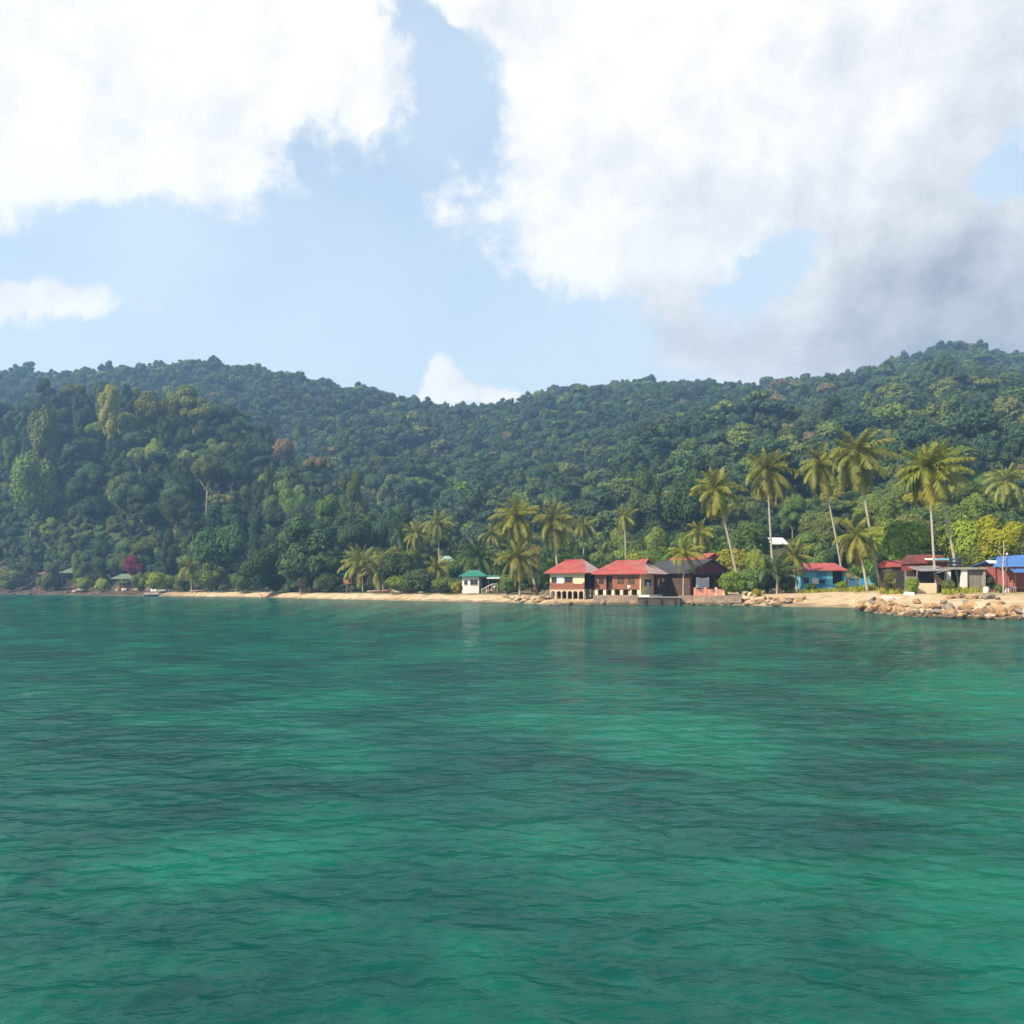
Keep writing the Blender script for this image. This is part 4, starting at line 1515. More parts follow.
def stilt_house():
    Y = 150
    x = px2x(567, Y)
    g = 1.05
    root = empty('stilt_house', (x, Y, g), -0.46)
    tag(root, 'yellow walled seaside house on arched stilts with red hipped roof', 'house')
    w, d = 5.7, 6.4
    zf, ze = 1.25, 3.62
    h = w / 2
    # plinth of arches along the front and the right side
    n = 6
    pw = 0.19
    mb = MB()
    for k in range(n + 1):
        xx = -h + (w - pw) * k / n
        mb.span(xx, xx + pw, 0, 0.3, -0.9, 0.95)
    bay = (w - pw) / n
    for k in range(n):
        xa = -h + pw + bay * k
        xb = xa + bay - pw
        pts = [(xa, 0.002, 0.95)]
        pts = []
        for q in range(9):
            an = math.pi * (1 - q / 8)
            pts.append(((xa + xb) / 2 + (xb - xa) / 2 * math.cos(an), 0.0, 0.66 + 0.27 * math.sin(an)))
        mb.prism(pts[::1] + [(xb + 0.001, 0, 0.95), (xa - 0.001, 0, 0.95)], (0, 0.29, 0))
    mb.span(-h, h, -0.02, 0.32, 0.95, 1.12)
    mb.build('arcade', M['cream_worn'], root)
    mb = MB()
    for k in range(5):
        yy = 0.6 + (d - 0.9) * k / 4
        mb.span(h - 0.26, h, yy, yy + 0.26, -0.9, 1.0)
        mb.span(-h, -h + 0.26, yy, yy + 0.26, -0.9, 1.0)
    mb.build('stilts', M['concrete'], root)
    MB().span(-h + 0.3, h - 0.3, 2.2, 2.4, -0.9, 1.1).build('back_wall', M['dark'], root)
    MB().span(-h - 0.05, h + 0.05, -0.05, d, 1.12, zf).build('floor_slab', M['tan_wood'], root)
    # brown parapet, yellow band with openings
    MB().span(-h, h, 0.0, 0.12, zf, zf + 1.0).build('parapet', M['brick_wood'], root)
    mb = MB()
    mb.span(-h, h, 0.0, 0.12, zf + 1.85, ze + 0.05)
    for a, b in ((-h, -h + 0.25), (-0.62, -0.42), (0.95, 1.1), (h - 0.28, h)):
        mb.span(a, b, 0.0, 0.12, zf + 1.0, zf + 1.85)
    mb.build('wall', M['yellow_wall'], root)
    MB().span(-h + 0.25, -1.7, 0.03, 0.07, zf + 1.0, zf + 1.85).build('window', M['glass'], root)
    MB().span(-0.42, 0.95, 0.03, 0.07, zf + 1.0, zf + 1.85).build('window', M['glass'], root)
    MB().span(-1.7, -0.62, -0.035, 0.05, zf + 0.85, zf + 2.15).build('banner', M['banner'], root)
    MB().span(1.1, h - 0.28, -0.02, 0.05, zf + 0.8, zf + 1.9).build('shutter', M['cream'], root)
    # side walls: a shaded open gallery on the right
    MB().span(-h, -h + 0.12, 0.12, d, zf, ze + 0.05).build('side_wall', M['yellow_wall'], root)
    MB().span(h - 1.5, h - 1.38, 0.12, d, zf, ze + 0.05).build('side_wall', M['brown_wood'], root)
    mb = MB()
    for k in range(4):
        yy = 0.12 + (d - 0.3) * k / 3
        mb.span(h - 0.14, h, yy, yy + 0.14, zf, ze + 0.05)
    mb.span(h - 0.10, h - 0.04, 0.3, d, zf + 0.9, zf + 1.0)
    mb.build('gallery_posts', M['brown_wood'], root)
    MB().span(-h, h, d - 0.12, d + 0.001, zf, ze + 0.05).build('rear_wall', M['brown_wood'], root)
    r = hip_solid(-h - 0.75, h + 0.7, -0.8, d + 0.7, ze + 0.12, 2.0, 2.0)
    o = r.build('roof', M['red_tin'], root)
    set_faces(o, [M['glare_tin']], {2: 1})  # right slope: sun glare painted as a paler colour
    MB().tube([(-h + 1.2, d / 2 - 0.05, ze + 2.14), (h - 1.25, d / 2 - 0.05, ze + 2.14)], 0.09, 6).build('ridge_cap', M['red_tin'], root)


def brown_house():
    Y = 148
    x = px2x(617, Y)
    g = 1.72
    root = empty('brown_house', (x, Y, g), -0.50)
    tag(root, 'brown boarded house with red dutch gable roof and cream annex by the seawall', 'house')
    w, d = 7.3, 7.6
    h = w / 2
    zf, ze = 0.48, 2.78
    mb = MB()
    for k in range(6):
        xx = -h + (w - 0.45) * k / 5
        mb.span(xx, xx + 0.45, 0.05, 0.5, -1.0, zf)
    mb.build('footings', M['cream'], root)
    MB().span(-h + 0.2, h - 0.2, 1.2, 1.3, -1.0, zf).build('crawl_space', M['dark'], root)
    MB().span(-h, h, 0, d, zf, zf + 0.1).build('floor_slab', M['brown_wood'], root)
    mb = MB()
    mb.span(-h, -1.75, 0, 0.12, zf + 0.1, ze)
    mb.span(-1.75, -0.75, 0, 0.12, zf + 2.05, ze)
    mb.span(-0.75, h, 0, 0.12, zf + 0.1, ze)
    mb.span(-h, -h + 0.12, 0.12, d, zf + 0.1, ze)
    mb.span(-h, h, d - 0.12, d + 0.001, zf + 0.1, ze)
    mb.build('wall', M['brick_wood'], root)
    MB().span(-1.75, -0.75, 0.5, 0.6, zf + 0.1, ze).build('doorway', M['dark'], root)
    window(root, -2.55, 0, zf + 0.95, 0.7, 0.85, M['brown_wood'], M['glass'])
    window(root, 0.6, 0, zf + 0.95, 0.9, 0.85, M['brown_wood'], M['brown_wood'])
    window(root, 2.3, 0, zf + 0.95, 0.9, 0.85, M['brown_wood'], M['brown_wood'])
    # cream annex on the right
    an = MB().span(h + 0.002, h + 0.16, -0.02, d * 0.72, -0.3, ze).build('annex_wall', M['cream'], root)
    MB().span(h + 0.162, h + 0.20, 1.5, 4.2, zf + 0.55, zf + 1.55).build('window', M['glass'], root)
    MB().span(h + 0.202, h + 0.23, 2.2, 3.5, zf + 0.35, zf + 1.15).build('poster', M['banner'], root)
    MB().span(h + 0.162, h + 0.21, 0.25, 1.4, zf - 0.1, zf + 0.65).build('sign_panel', M['yellow_sign'], root)
    MB().span(h - 0.1, h + 1.6, -0.25, d * 0.72, -0.9, -0.3).build('annex_base', M['white_wall'], root)
    mb = MB()
    for yy in (d * 0.72, d):
        mb.span(h + 1.1, h + 1.4, yy, yy + 0.3, -0.9, ze)
    mb.build('porch_posts', M['brown_wood'], root)
    r = hip_solid(-h - 0.6, h + 1.6, -0.75, d + 0.8, ze + 0.1, 2.15, 2.6)
    o = r.build('roof', M['red_tin'], root)
    set_faces(o, [M['glare_tin']], {2: 1})  # right slope coloured pale to stand for sun glare
    xr = h + 1.6 - 2.6
    ym = d / 2
    zr = ze + 0.1 + 2.15
    gb = MB()
    gb.prism([(xr + 0.55, ym - 1.05, zr - 0.5), (xr + 0.55, ym + 1.05, zr - 0.5), (xr + 0.55, ym, zr + 0.06)], (0.06, 0, 0))
    gv = gb.build('gable_vent', M['dark'], root)
    gr = MB()
    gr.slab([(xr - 0.6, ym - 1.2, zr - 0.55), (xr + 0.95, ym - 1.2, zr - 0.55), (xr + 0.95, ym, zr + 0.14), (xr - 0.6, ym, zr + 0.14)], 0.07)
    gr.slab([(xr - 0.6, ym, zr + 0.14), (xr + 0.95, ym, zr + 0.14), (xr + 0.95, ym + 1.2, zr - 0.55), (xr - 0.6, ym + 1.2, zr - 0.55)], 0.07)
    gr.build('roof_cap', M['red_tin'], root)


def gable_house(name, label, px, Y, g, rz, w, d, ze, rise, roof, wall, extra=None, over=0.7, cat='house'):
    """Gable faces the front (-y), ridge runs back along y."""
    root = empty(name, (px2x(px, Y), Y, g), rz)
    tag(root, label, cat)
    h = w / 2
    mb = MB()
    mb.prism([(-h - over, -over, ze), (0, -over, ze + rise), (h + over, -over, ze), (h + over, -over, ze - 0.13), (0, -over, ze + rise - 0.15), (-h - over, -over, ze - 0.13)][::-1], (0, d + 2 * over, 0))
    mb.build('roof', roof, root)
    k = over / (h + over) * rise
    MB().prism([(-h, 0, ze + k - 0.2), (h, 0, ze + k - 0.2), (0, 0, ze + rise - 0.17)], (0, 0.12, 0)).build('gable', wall, root)
    for s in (-1, 1):
        sm_ = M['brown_wood'] if s < 0 and name.startswith('black') else wall
        MB().span(min(s * h, s * (h - 0.12)), max(s * h, s * (h - 0.12)), 0.0, d, -0.6, ze + k - 0.2).build('side_wall', sm_, root)
    MB().span(-h, h, d - 0.12, d, -0.6, ze + k - 0.2).build('rear_wall', wall, root)
    if extra:
        extra(root, h, d, ze + k - 0.2)
    return root


def black_house():
    def ex(root, h, d, zt):
        MB().span(-h + 0.12, h - 0.12, 0.02, 0.14, zt - 0.45, zt - 0.002).build('fascia', M['brown_wood'], root)
        MB().span(-h + 0.12, h - 0.12, 2.6, 2.7, -0.6, zt - 0.01).build('inner_wall', M['maroon'], root)
        mb = MB()
        for x in (-h + 0.15, -h * 0.36, h * 0.30, h - 0.35):
            mb.span(x, x + 0.22, 0.02, 0.24, -0.6, zt - 0.45)
        mb.build('verandah_posts', M['maroon'], root)
        MB().span(-h + 1.2, h - 0.6, 0.3, 2.6, -0.6, 0.05).build('verandah_floor', M['concrete'], root)
        door(root, -1.2, 2.6, 0.05, 1.0, 2.1, M['brown_wood'])
        window(root, 1.2, 2.6, 0.9, 1.4, 1.1, M['cream'], M['glass'])
    root = gable_house('black_roofed_house', 'maroon gabled house with black roof between the brown house and green bushes', 709, 151, 1.55, 0.52, 7.6, 11, 3.2, 2.15, M['black_tin'], M['maroon'], ex, 0.8)
    # the banner hung across the verandah
    bt = MB()
    for k in range(8):
        a0, a1 = k / 8, (k + 1) / 8
        sag = lambda a: -0.18 * math.sin(math.pi * a)
        x0, x1 = -2.7 + 2.6 * a0, -2.7 + 2.6 * a1
        y0, y1 = -0.16 - 0.05 * math.sin(9 * a0), -0.16 - 0.05 * math.sin(9 * a1)
        bt.poly([(x0, y0, 1.0 + sag(a0)), (x1, y1, 1.0 + sag(a1)), (x1, y1, 2.6 + sag(a1)), (x0, y0, 2.6 + sag(a0))])
    bn = bt.build('banner', M['white_cloth'], None, loc=root.location, rot=root.rotation_euler)
    sm = bn.modifiers.new('thick', 'SOLIDIFY')
    sm.thickness = 0.02
    tag(bn, 'white cloth banner hung across the verandah of the black roofed house', 'banner')


def simple_hut(name, label, px, Y, wpx, base_py, eave_py, ridge_py, roof, wall, rz=0.0, d=4.0, inset=None, over=0.5, open_=False, stilts=0.0, openings=(), mate=None, ground_z=None, cat='hut', deck=None, rail=False):
    """Hut sized from its measured width and heights: wall (or posts), hipped or gabled roof, door and windows."""
    s = F / Y
    w = wpx / s
    g = gz(px2x(px, Y), Y) if ground_z is None else ground_z
    ze = py2z(eave_py, Y) - g
    rise = (eave_py - ridge_py) / s
    root = empty(name, (px2x(px, Y), Y, g), rz)
    tag(root, label, cat)
    h = w / 2
    zf = stilts
    if stilts:
        mb = MB()
        for xx in (-h + 0.1, 0, h - 0.1):
            for yy in (0.15, d - 0.15):
                mb.span(xx - 0.1, xx + 0.1, yy - 0.1, yy + 0.1, -1.0, zf)
        mb.build('stilts', mate or M['grey_wood'], root)
        MB().span(-h - 0.15, h + 0.15, -0.25, d + 0.1, zf - 0.14, zf).build('floor_slab', deck or M['tan_wood'], root)
    if open_:
        for xx in (-h + 0.12, h - 0.12):
            for yy in (0.12, d - 0.12):
                MB().span(xx - 0.09, xx + 0.09, yy - 0.09, yy + 0.09, zf - (0.8 if not stilts else 0), ze + 0.02).build('post', mate or M['brown_wood'], root)
        MB().span(-h, h, d - 0.1, d, zf - 0.3, zf + (ze - zf) * 0.55).build('back_wall', wall, root)
        if rail:
            MB().span(-h, h, 0.02, 0.08, zf + 0.75, zf + 0.85).span(-h, h, 0.02, 0.08, zf + 0.35, zf + 0.42).build('rail', mate or M['brown_wood'], root)
    else:
        MB().span(-h, h, 0, d, zf - (0.9 if not stilts else 0), ze + 0.03).build('wall', wall, root)
        for kind, ox, oz, ow, oh, m in openings:
            if kind == 'door':
                door(root, ox * w, 0, zf + oz, ow, oh, m)
            else:
                window(root, ox * w, 0, zf + oz, ow, oh, mate or M['brown_wood'], m)
    hip_solid(-h - over, h + over, -over, d + over, ze + 0.1, rise, inset if inset is not None else (d + 2 * over) * 0.45).build('roof', roof, root)
    return root


def white_house():
    Y = 184
    g = gz(px2x(471, Y), Y)
    root = empty('white_beach_house', (px2x(479, Y), Y, g), -0.08)
    tag(root, 'small white beach house with green roof, wooden stair and open verandah', 'house')
    s = F / Y
    ze = py2z(576.5, Y) - g
    zf = 0.75
    MB().span(-3.2, 0.0, 0, 3.8, -0.5, ze).build('wall', M['white_wall'], root)
    window(root, -0.95, 0, zf + 0.85, 1.35, 0.95, M['tan_wood'], M['glass'])
    window(root, -2.5, 0, zf + 0.9, 0.5, 0.8, M['tan_wood'], M['glass'])
    MB().span(0.02, 3.5, 0.6, 3.8, zf - 0.15, zf).build('deck', M['tan_wood'], root)
    mb = MB()
    for xx, yy in ((0.15, 0.7), (1.7, 0.7), (3.4, 0.7), (3.4, 3.7)):
        mb.span(xx - 0.08, xx + 0.08, yy - 0.08, yy + 0.08, -0.6, ze - 0.1)
    mb.build('verandah_posts', M['tan_wood'], root)
    MB().span(0.1, 3.5, 3.6, 3.75, zf, ze - 0.1).build('back_wall', M['brown_wood'], root)
    st = MB()
    for k in range(5):
        st.box((0.9 + 0.33 * k, -0.05 - 0.02 * k, 0.05 + 0.16 * k), (0.34, 1.0, 0.06))
    st.prism([(0.6, -0.58, -0.2), (2.5, -0.58, zf + 0.05), (2.5, -0.58, zf + 0.25), (0.6, -0.58, 0.0)], (0, 0.07, 0))
    st.build('stair', M['tan_wood'], root)
    rl = MB()
    rl.tube([(0.6, -0.6, 0.75), (2.5, -0.6, zf + 1.0), (3.4, -0.6, zf + 1.0)], 0.06, 6)
    for xx, zz in ((0.6, 0.0), (1.5, 0.35), (2.5, zf)):
        rl.tube([(xx, -0.6, zz - 0.3), (xx, -0.6, zz + 0.85)], 0.05, 6)
    rl.build('handrail', M['white_wall'], root)
    r = hip_solid(-3.8, 1.5, -0.6, 4.4, ze + 0.1, 1.15, 1.8)
    r.build('roof', M['green_tin'], root)
    lean = MB().slab([(0.9, -0.4, ze - 0.08), (4.1, -0.4, ze - 0.22), (4.1, 4.2, ze + 0.18), (0.9, 4.2, ze + 0.32)], 0.08)
    lo = lean.build('verandah_roof', M['green_tin'], root)
    lo2 = MB().span(1.5, 3.9, -0.46, -0.402, ze - 0.42, ze - 0.16).build('fascia', M['white_wall'], root)


def blue_house():
    Y = 149
    g = gz(px2x(824, Y), Y)
    root = empty('blue_house', (px2x(823.5, Y), Y, g), -0.10)
    tag(root, 'bright blue beach house with low red roof behind the sandy gap', 'house')
    ze = py2z(570.8, Y) - g
    h = 3.25
    d = 5
    mb = MB()
    mb.span(-h, 1.35, 0, 0.14, -0.6, ze)
    mb.span(1.35, h, 0, 0.14, -0.6, 1.15)
    mb.span(-h, -h + 0.14, 0.14, d, -0.6, ze)
    mb.span(h - 0.14, h, 1.4, d, -0.6, ze)
    mb.build('wall', M['cyan_wall'], root)
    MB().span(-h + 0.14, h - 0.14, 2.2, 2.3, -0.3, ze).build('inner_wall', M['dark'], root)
    MB().span(-2.2, 0.45, -0.03, -0.002, 0.05, 1.15).build('painted_panel', M['blue_wall'], root)
    MB().span(1.36, h, -0.03, -0.002, 0.05, 1.12).build('painted_panel', M['blue_wall'], root)
    MB().span(-1.0, 0.5, -0.028, -0.002, 1.7, ze - 0.1).build('painted_panel', M['blue_wall'], root)
    window(root, -2.55, 0, 1.25, 0.75, 0.85, M['deep_blue'], M['glass'])
    window(root, -0.25, 0, 1.2, 0.9, 0.5, M['deep_blue'], M['glass'])
    MB().span(h - 0.16, h, -0.001, 0.2, 1.15, ze).build('post', M['blue_wall'], root)
    cl = MB()
    for k in range(5):
        x0, x1 = -1.75 + 0.2 * k, -1.75 + 0.2 * (k + 1)
        cl.box(((x0 + x1) / 2, -0.12 + 0.02 * (k % 2), 1.55), (0.2, 0.02, 0.9))
    co = cl.build('hanging_cloth', M['white_cloth'], None, loc=root.location, rot=root.rotation_euler)
    tag(co, 'white cloth hanging against the blue house wall', 'cloth')
    hip_solid(-h - 0.55, h + 0.2, -0.7, d + 0.5, ze + 0.1, 1.15, 1.3).build('roof', M['red_tin'], root)
    # blue fence to the right
    f = empty('blue_fence', (px2x(863, Y), Y, gz(px2x(863, Y), Y)), 0.0)
    tag(f, 'low bright blue panel fence right of the blue house', 'fence')
    for a, b, m in ((-2.0, -1.05, 'deep_blue'), (-0.55, 0.35, 'blue_wall'), (0.75, 1.75, 'cyan_wall')):
        MB().span(a, b, 0, 0.07, 0.1, 1.55 if m != 'cyan_wall' else 1.9).build('panel', M[m], f)
    mb = MB()
    for xx in (-2.1, -1.0, -0.6, 0.42, 0.7, 1.82):
        mb.span(xx - 0.05, xx + 0.05, -0.02, 0.09, -0.5, 1.7)
    mb.build('fence_posts', M['grey_wood'], f)


def right_huts():
    # concrete shelter with flat slab
    Y = 107
    g = gz(px2x(965, Y), Y)
    root = empty('concrete_shelter', (px2x(965, Y), Y, g))
    tag(root, 'unfinished concrete shelter with flat slab roof and pale pillars', 'shelter')
    zt = py2z(569.5, Y) - g
    MB().span(-2.25, 2.35, -0.2, 3.2, zt, zt + 0.24).build('roof', M['concrete'], root)
    for xx, m, ww in ((-0.05, 'white_wall', 0.62), (-1.75, 'white_wall', 0.42)):
        MB().span(xx - ww / 2, xx + ww / 2, 0, 0.4, -0.7, zt).build('pillar', M[m], root)
    MB().span(2.0, 2.25, 0, 0.3, -0.7, zt).build('pillar', M['concrete'], root)
    MB().span(0.35, 1.98, 0.25, 0.37, -0.7, zt).build('wall', M['grey_wood'], root)
    MB().span(-2.1, 2.2, 3.0, 3.12, -0.7, zt).build('back_wall', M['dark_concrete'], root)
    # tank on the slab
    T = empty('water_tank', (px2x(961, Y), Y + 1.3, g + zt + 0.24))
    tag(T, 'black plastic water tank standing on the concrete shelter slab', 'water tank')
    MB().lathe([(0.0, 0), (0.62, 0), (0.66, 0.06), (0.66, 0.35), (0.62, 0.38), (0.66, 0.41), (0.66, 0.75), (0.62, 0.78), (0.66, 0.81), (0.64, 0.98), (0.35, 1.15), (0.2, 1.17)], seg=24).build('tank_body', M['black_plastic'], T, True)
    MB().lathe([(0.2, 1.165), (0.24, 1.17), (0.24, 1.25), (0.0, 1.27)], seg=18).build('lid', M['black_plastic'], T, True)
    # tin roofed lean-to with cream wall
    Y2 = 105.5
    g2 = gz(px2x(930, Y2), Y2)
    r2 = empty('lean_to_hut', (px2x(930, Y2), Y2, g2 - 0.2))
    tag(r2, 'lean-to hut with grey tin roof and cream front wall beside the palms', 'hut')
    zt = py2z(570, Y2) - g2 + 0.2
    MB().span(-1.35, 0.72, 0, 0.14, -0.8, 1.3).build('wall', M['cream'], r2)
    MB().span(-2.6, -1.36, 0.1, 0.22, -0.6, zt - 0.7).build('board_wall', M['grey_wood'], r2)
    mb = MB()
    for xx in (-1.3, 0.66, 1.7, -2.55):
        mb.span(xx - 0.06, xx + 0.06, 0.15, 0.27, -0.6, zt - 0.05)
    mb.build('posts', M['grey_wood'], r2)
    MB().span(-2.6, 1.8, 2.6, 2.7, -0.6, zt).build('back_wall', M['dark'], r2)
    MB().slab([(-1.2, -0.5, zt - 0.10), (2.0, -0.5, zt - 0.02), (2.0, 3.0, zt + 0.55), (-1.2, 3.0, zt + 0.45)], 0.06).build('roof', M['grey_tin'], r2)
    MB().slab([(0.5, -0.75, zt - 0.30), (1.9, -0.75, zt + 0.06), (1.9, 0.2, zt + 0.16), (0.5, 0.2, zt - 0.16)], 0.04).build('roof_sheet', M['grey_tin'], r2)
    # red roofs behind
    r3 = simple_hut('rusty_roofed_hut', 'hut with rusty red roof rising behind the grey lean-to', 931, 118, 33, 592, 563.5, 555, M['rust_tin'], M['maroon'], 0.0, 4, 0.01, 0.2,
                    openings=(('window', -0.2, 1.0, 1.0, 0.9, M['glass']), ('door', 0.2, 0, 0.9, 2.0, M['brown_wood'])))
    ze = py2z(563.5, 118) - r3.location.z
    MB().box((-0.2, -0.32, ze + 0.52), (1.3, 0.5, 0.05), 0, R(20)).build('roof_patch', M['white_tin'], r3)
    MB().box((1.3, -0.30, ze + 0.50), (1.5, 0.5, 0.05), 0, R(20)).build('roof_patch', M['cyan_tin'], r3)
    simple_hut('red_roofed_hut', 'low hut with small red roof between blue fence and ruined lean-to', 901, 127, 20, 592, 567, 561, M['red_tin'], M['brown_wood'], 0.15, 3.5, 0.01, 0.25,
               openings=(('door', 0.1, 0, 0.9, 1.9, M['dark']), ('window', -0.28, 0.9, 0.6, 0.7, M['glass'])))


def tarp_hut():
    Y = 104
    g = gz(px2x(1010, Y), Y)
    root = empty('tarpaulin_hut', (px2x(1016, Y), Y, g))
    tag(root, 'red walled hut under a blue tarpaulin roof at the right edge', 'hut')
    z1 = py2z(566, Y) - g
    z2 = py2z(556, Y) - g
    MB().slab([(-2.7, -0.5, z1 - 0.1), (3.6, -0.5, z1), (3.6, 2.4, z2 + 0.35), (-0.8, 2.4, z2)], 0.05).build('roof', M['tarp'], root)
    MB().slab([(3.6, 2.4, z2 + 0.35), (3.6, 5.0, z1), (-2.7, 5.0, z1), (-0.8, 2.4, z2)], 0.05).build('roof_back', M['tarp'], root)
    MB().box((1.3, -0.95, z1 - 0.52), (4.4, 1.0, 0.05), 0, R(24)).build('awning', M['tarp'], root)
    MB().span(-2.1, -0.75, 0, 0.12, 0.45, z1 - 1.1).build('wall', M['red_wall'], root)
    MB().span(-2.1, -0.75, -0.02, 0.14, -0.5, 0.45).build('wall_base', M['white_wall'], root)
    MB().span(-2.1, 3.4, 3.6, 3.72, -0.5, z1).build('back_wall', M['red_wall'], root)
    MB().span(-0.5, 3.3, 1.2, 1.9, 0.5, 0.62).build('counter', M['tan_wood'], root)
    mb = MB()
    for xx, yy in ((-2.1, 0.0), (-0.7, -1.2), (3.2, -1.2), (3.2, 0.1), (-2.1, 3.6)):
        mb.span(xx - 0.06, xx + 0.06, yy - 0.06, yy + 0.06, -0.5, z1 - (0.02 if yy > -1 else 0.72))
    mb.build('posts', M['brown_wood'], root)
    # weathered white sheet propped on the roof end
    sh = MB().box((0, 0, 0), (1.3, 0.8, 0.06), 0.1, R(22)).build('roof_sheet', M['white_tin'], root)
    sh.location = (-1.95, 0.9, z1 + 0.45)


def sea_walls():
    def wall(name, label, pa, pb, ya, yb, top, dep, m, cat='seawall', cap=None):
        a = Vector((px2x(pa, ya), ya, 0))
        b = Vector((px2x(pb, yb), yb, 0))
        v = b - a
        root = empty(name, a, math.atan2(v.y, v.x))
        tag(root, label, cat)
        L = v.length
        n = 10
        mb = MB()
        mb.prism([(0, 0.0, -1.2), (0, 0.45, top), (0, dep, top), (0, dep, -1.2)], (L, 0, 0))
        mb.build('wall', m, root)
        if cap:
            MB().span(-0.05, L + 0.05, 0.35, dep + 0.05, top + 0.002, top + 0.14).build('coping', cap, root)
        return root
    wall('seawall', 'sloping stone seawall below the brown boarded house', 594, 638.5, 141.9, 141.6, 1.42, 3.4, M['stone_wall'])
    wall('seawall', 'long tan stone seawall right of the dark landing stage', 680.5, 742, 141.6, 141.2, 1.35, 3.0, M['stone_wall'])
    wall('seawall', 'low stone footing beneath the arched stilt house', 551, 593.5, 146.6, 143.4, 0.55, 1.6, M['stone_wall'])
    j = empty('landing_stage', (px2x(659, 141.2), 141.2, 0))
    tag(j, 'dark concrete landing stage with pale top in front of the cream annex', 'jetty')
    MB().span(-3.0, 3.0, 0, 4.2, -1.6, 1.048).build('wall', M['dark_concrete'], j)
    MB().span(-3.1, 3.1, -0.12, 4.2, 1.05, 1.18).build('deck', M['concrete'], j)
    MB().span(-3.2, 2.6, -0.7, -0.004, -1.6, 0.02).build('step', M['dark_concrete'], j)
    mb = MB()
    for xx in (-2.0, 0.2, 2.2):
        mb.box((xx, -0.10, 0.35), (0.22, 0.22, 1.1))
    mb.build('fender_posts', M['brown_wood'], j)
    # pink garden wall with piers
    p = empty('pink_wall', (px2x(709.5, 147.2), 147.2, 1.25), 0.03)
    tag(p, 'low salmon pink garden wall in front of the maroon house', 'wall')
    MB().span(-2.1, 2.1, 0, 0.2, -0.8, 1.05).build('wall_panel', M['pink_wall'], p)
    for xx in (-2.15, -0.6, 1.0, 2.15):
        MB().span(xx - 0.18, xx + 0.18, -0.07, 0.28, -0.8, 1.3).build('pier', M['cream'] if xx > 0.5 else M['pink_wall'], p)


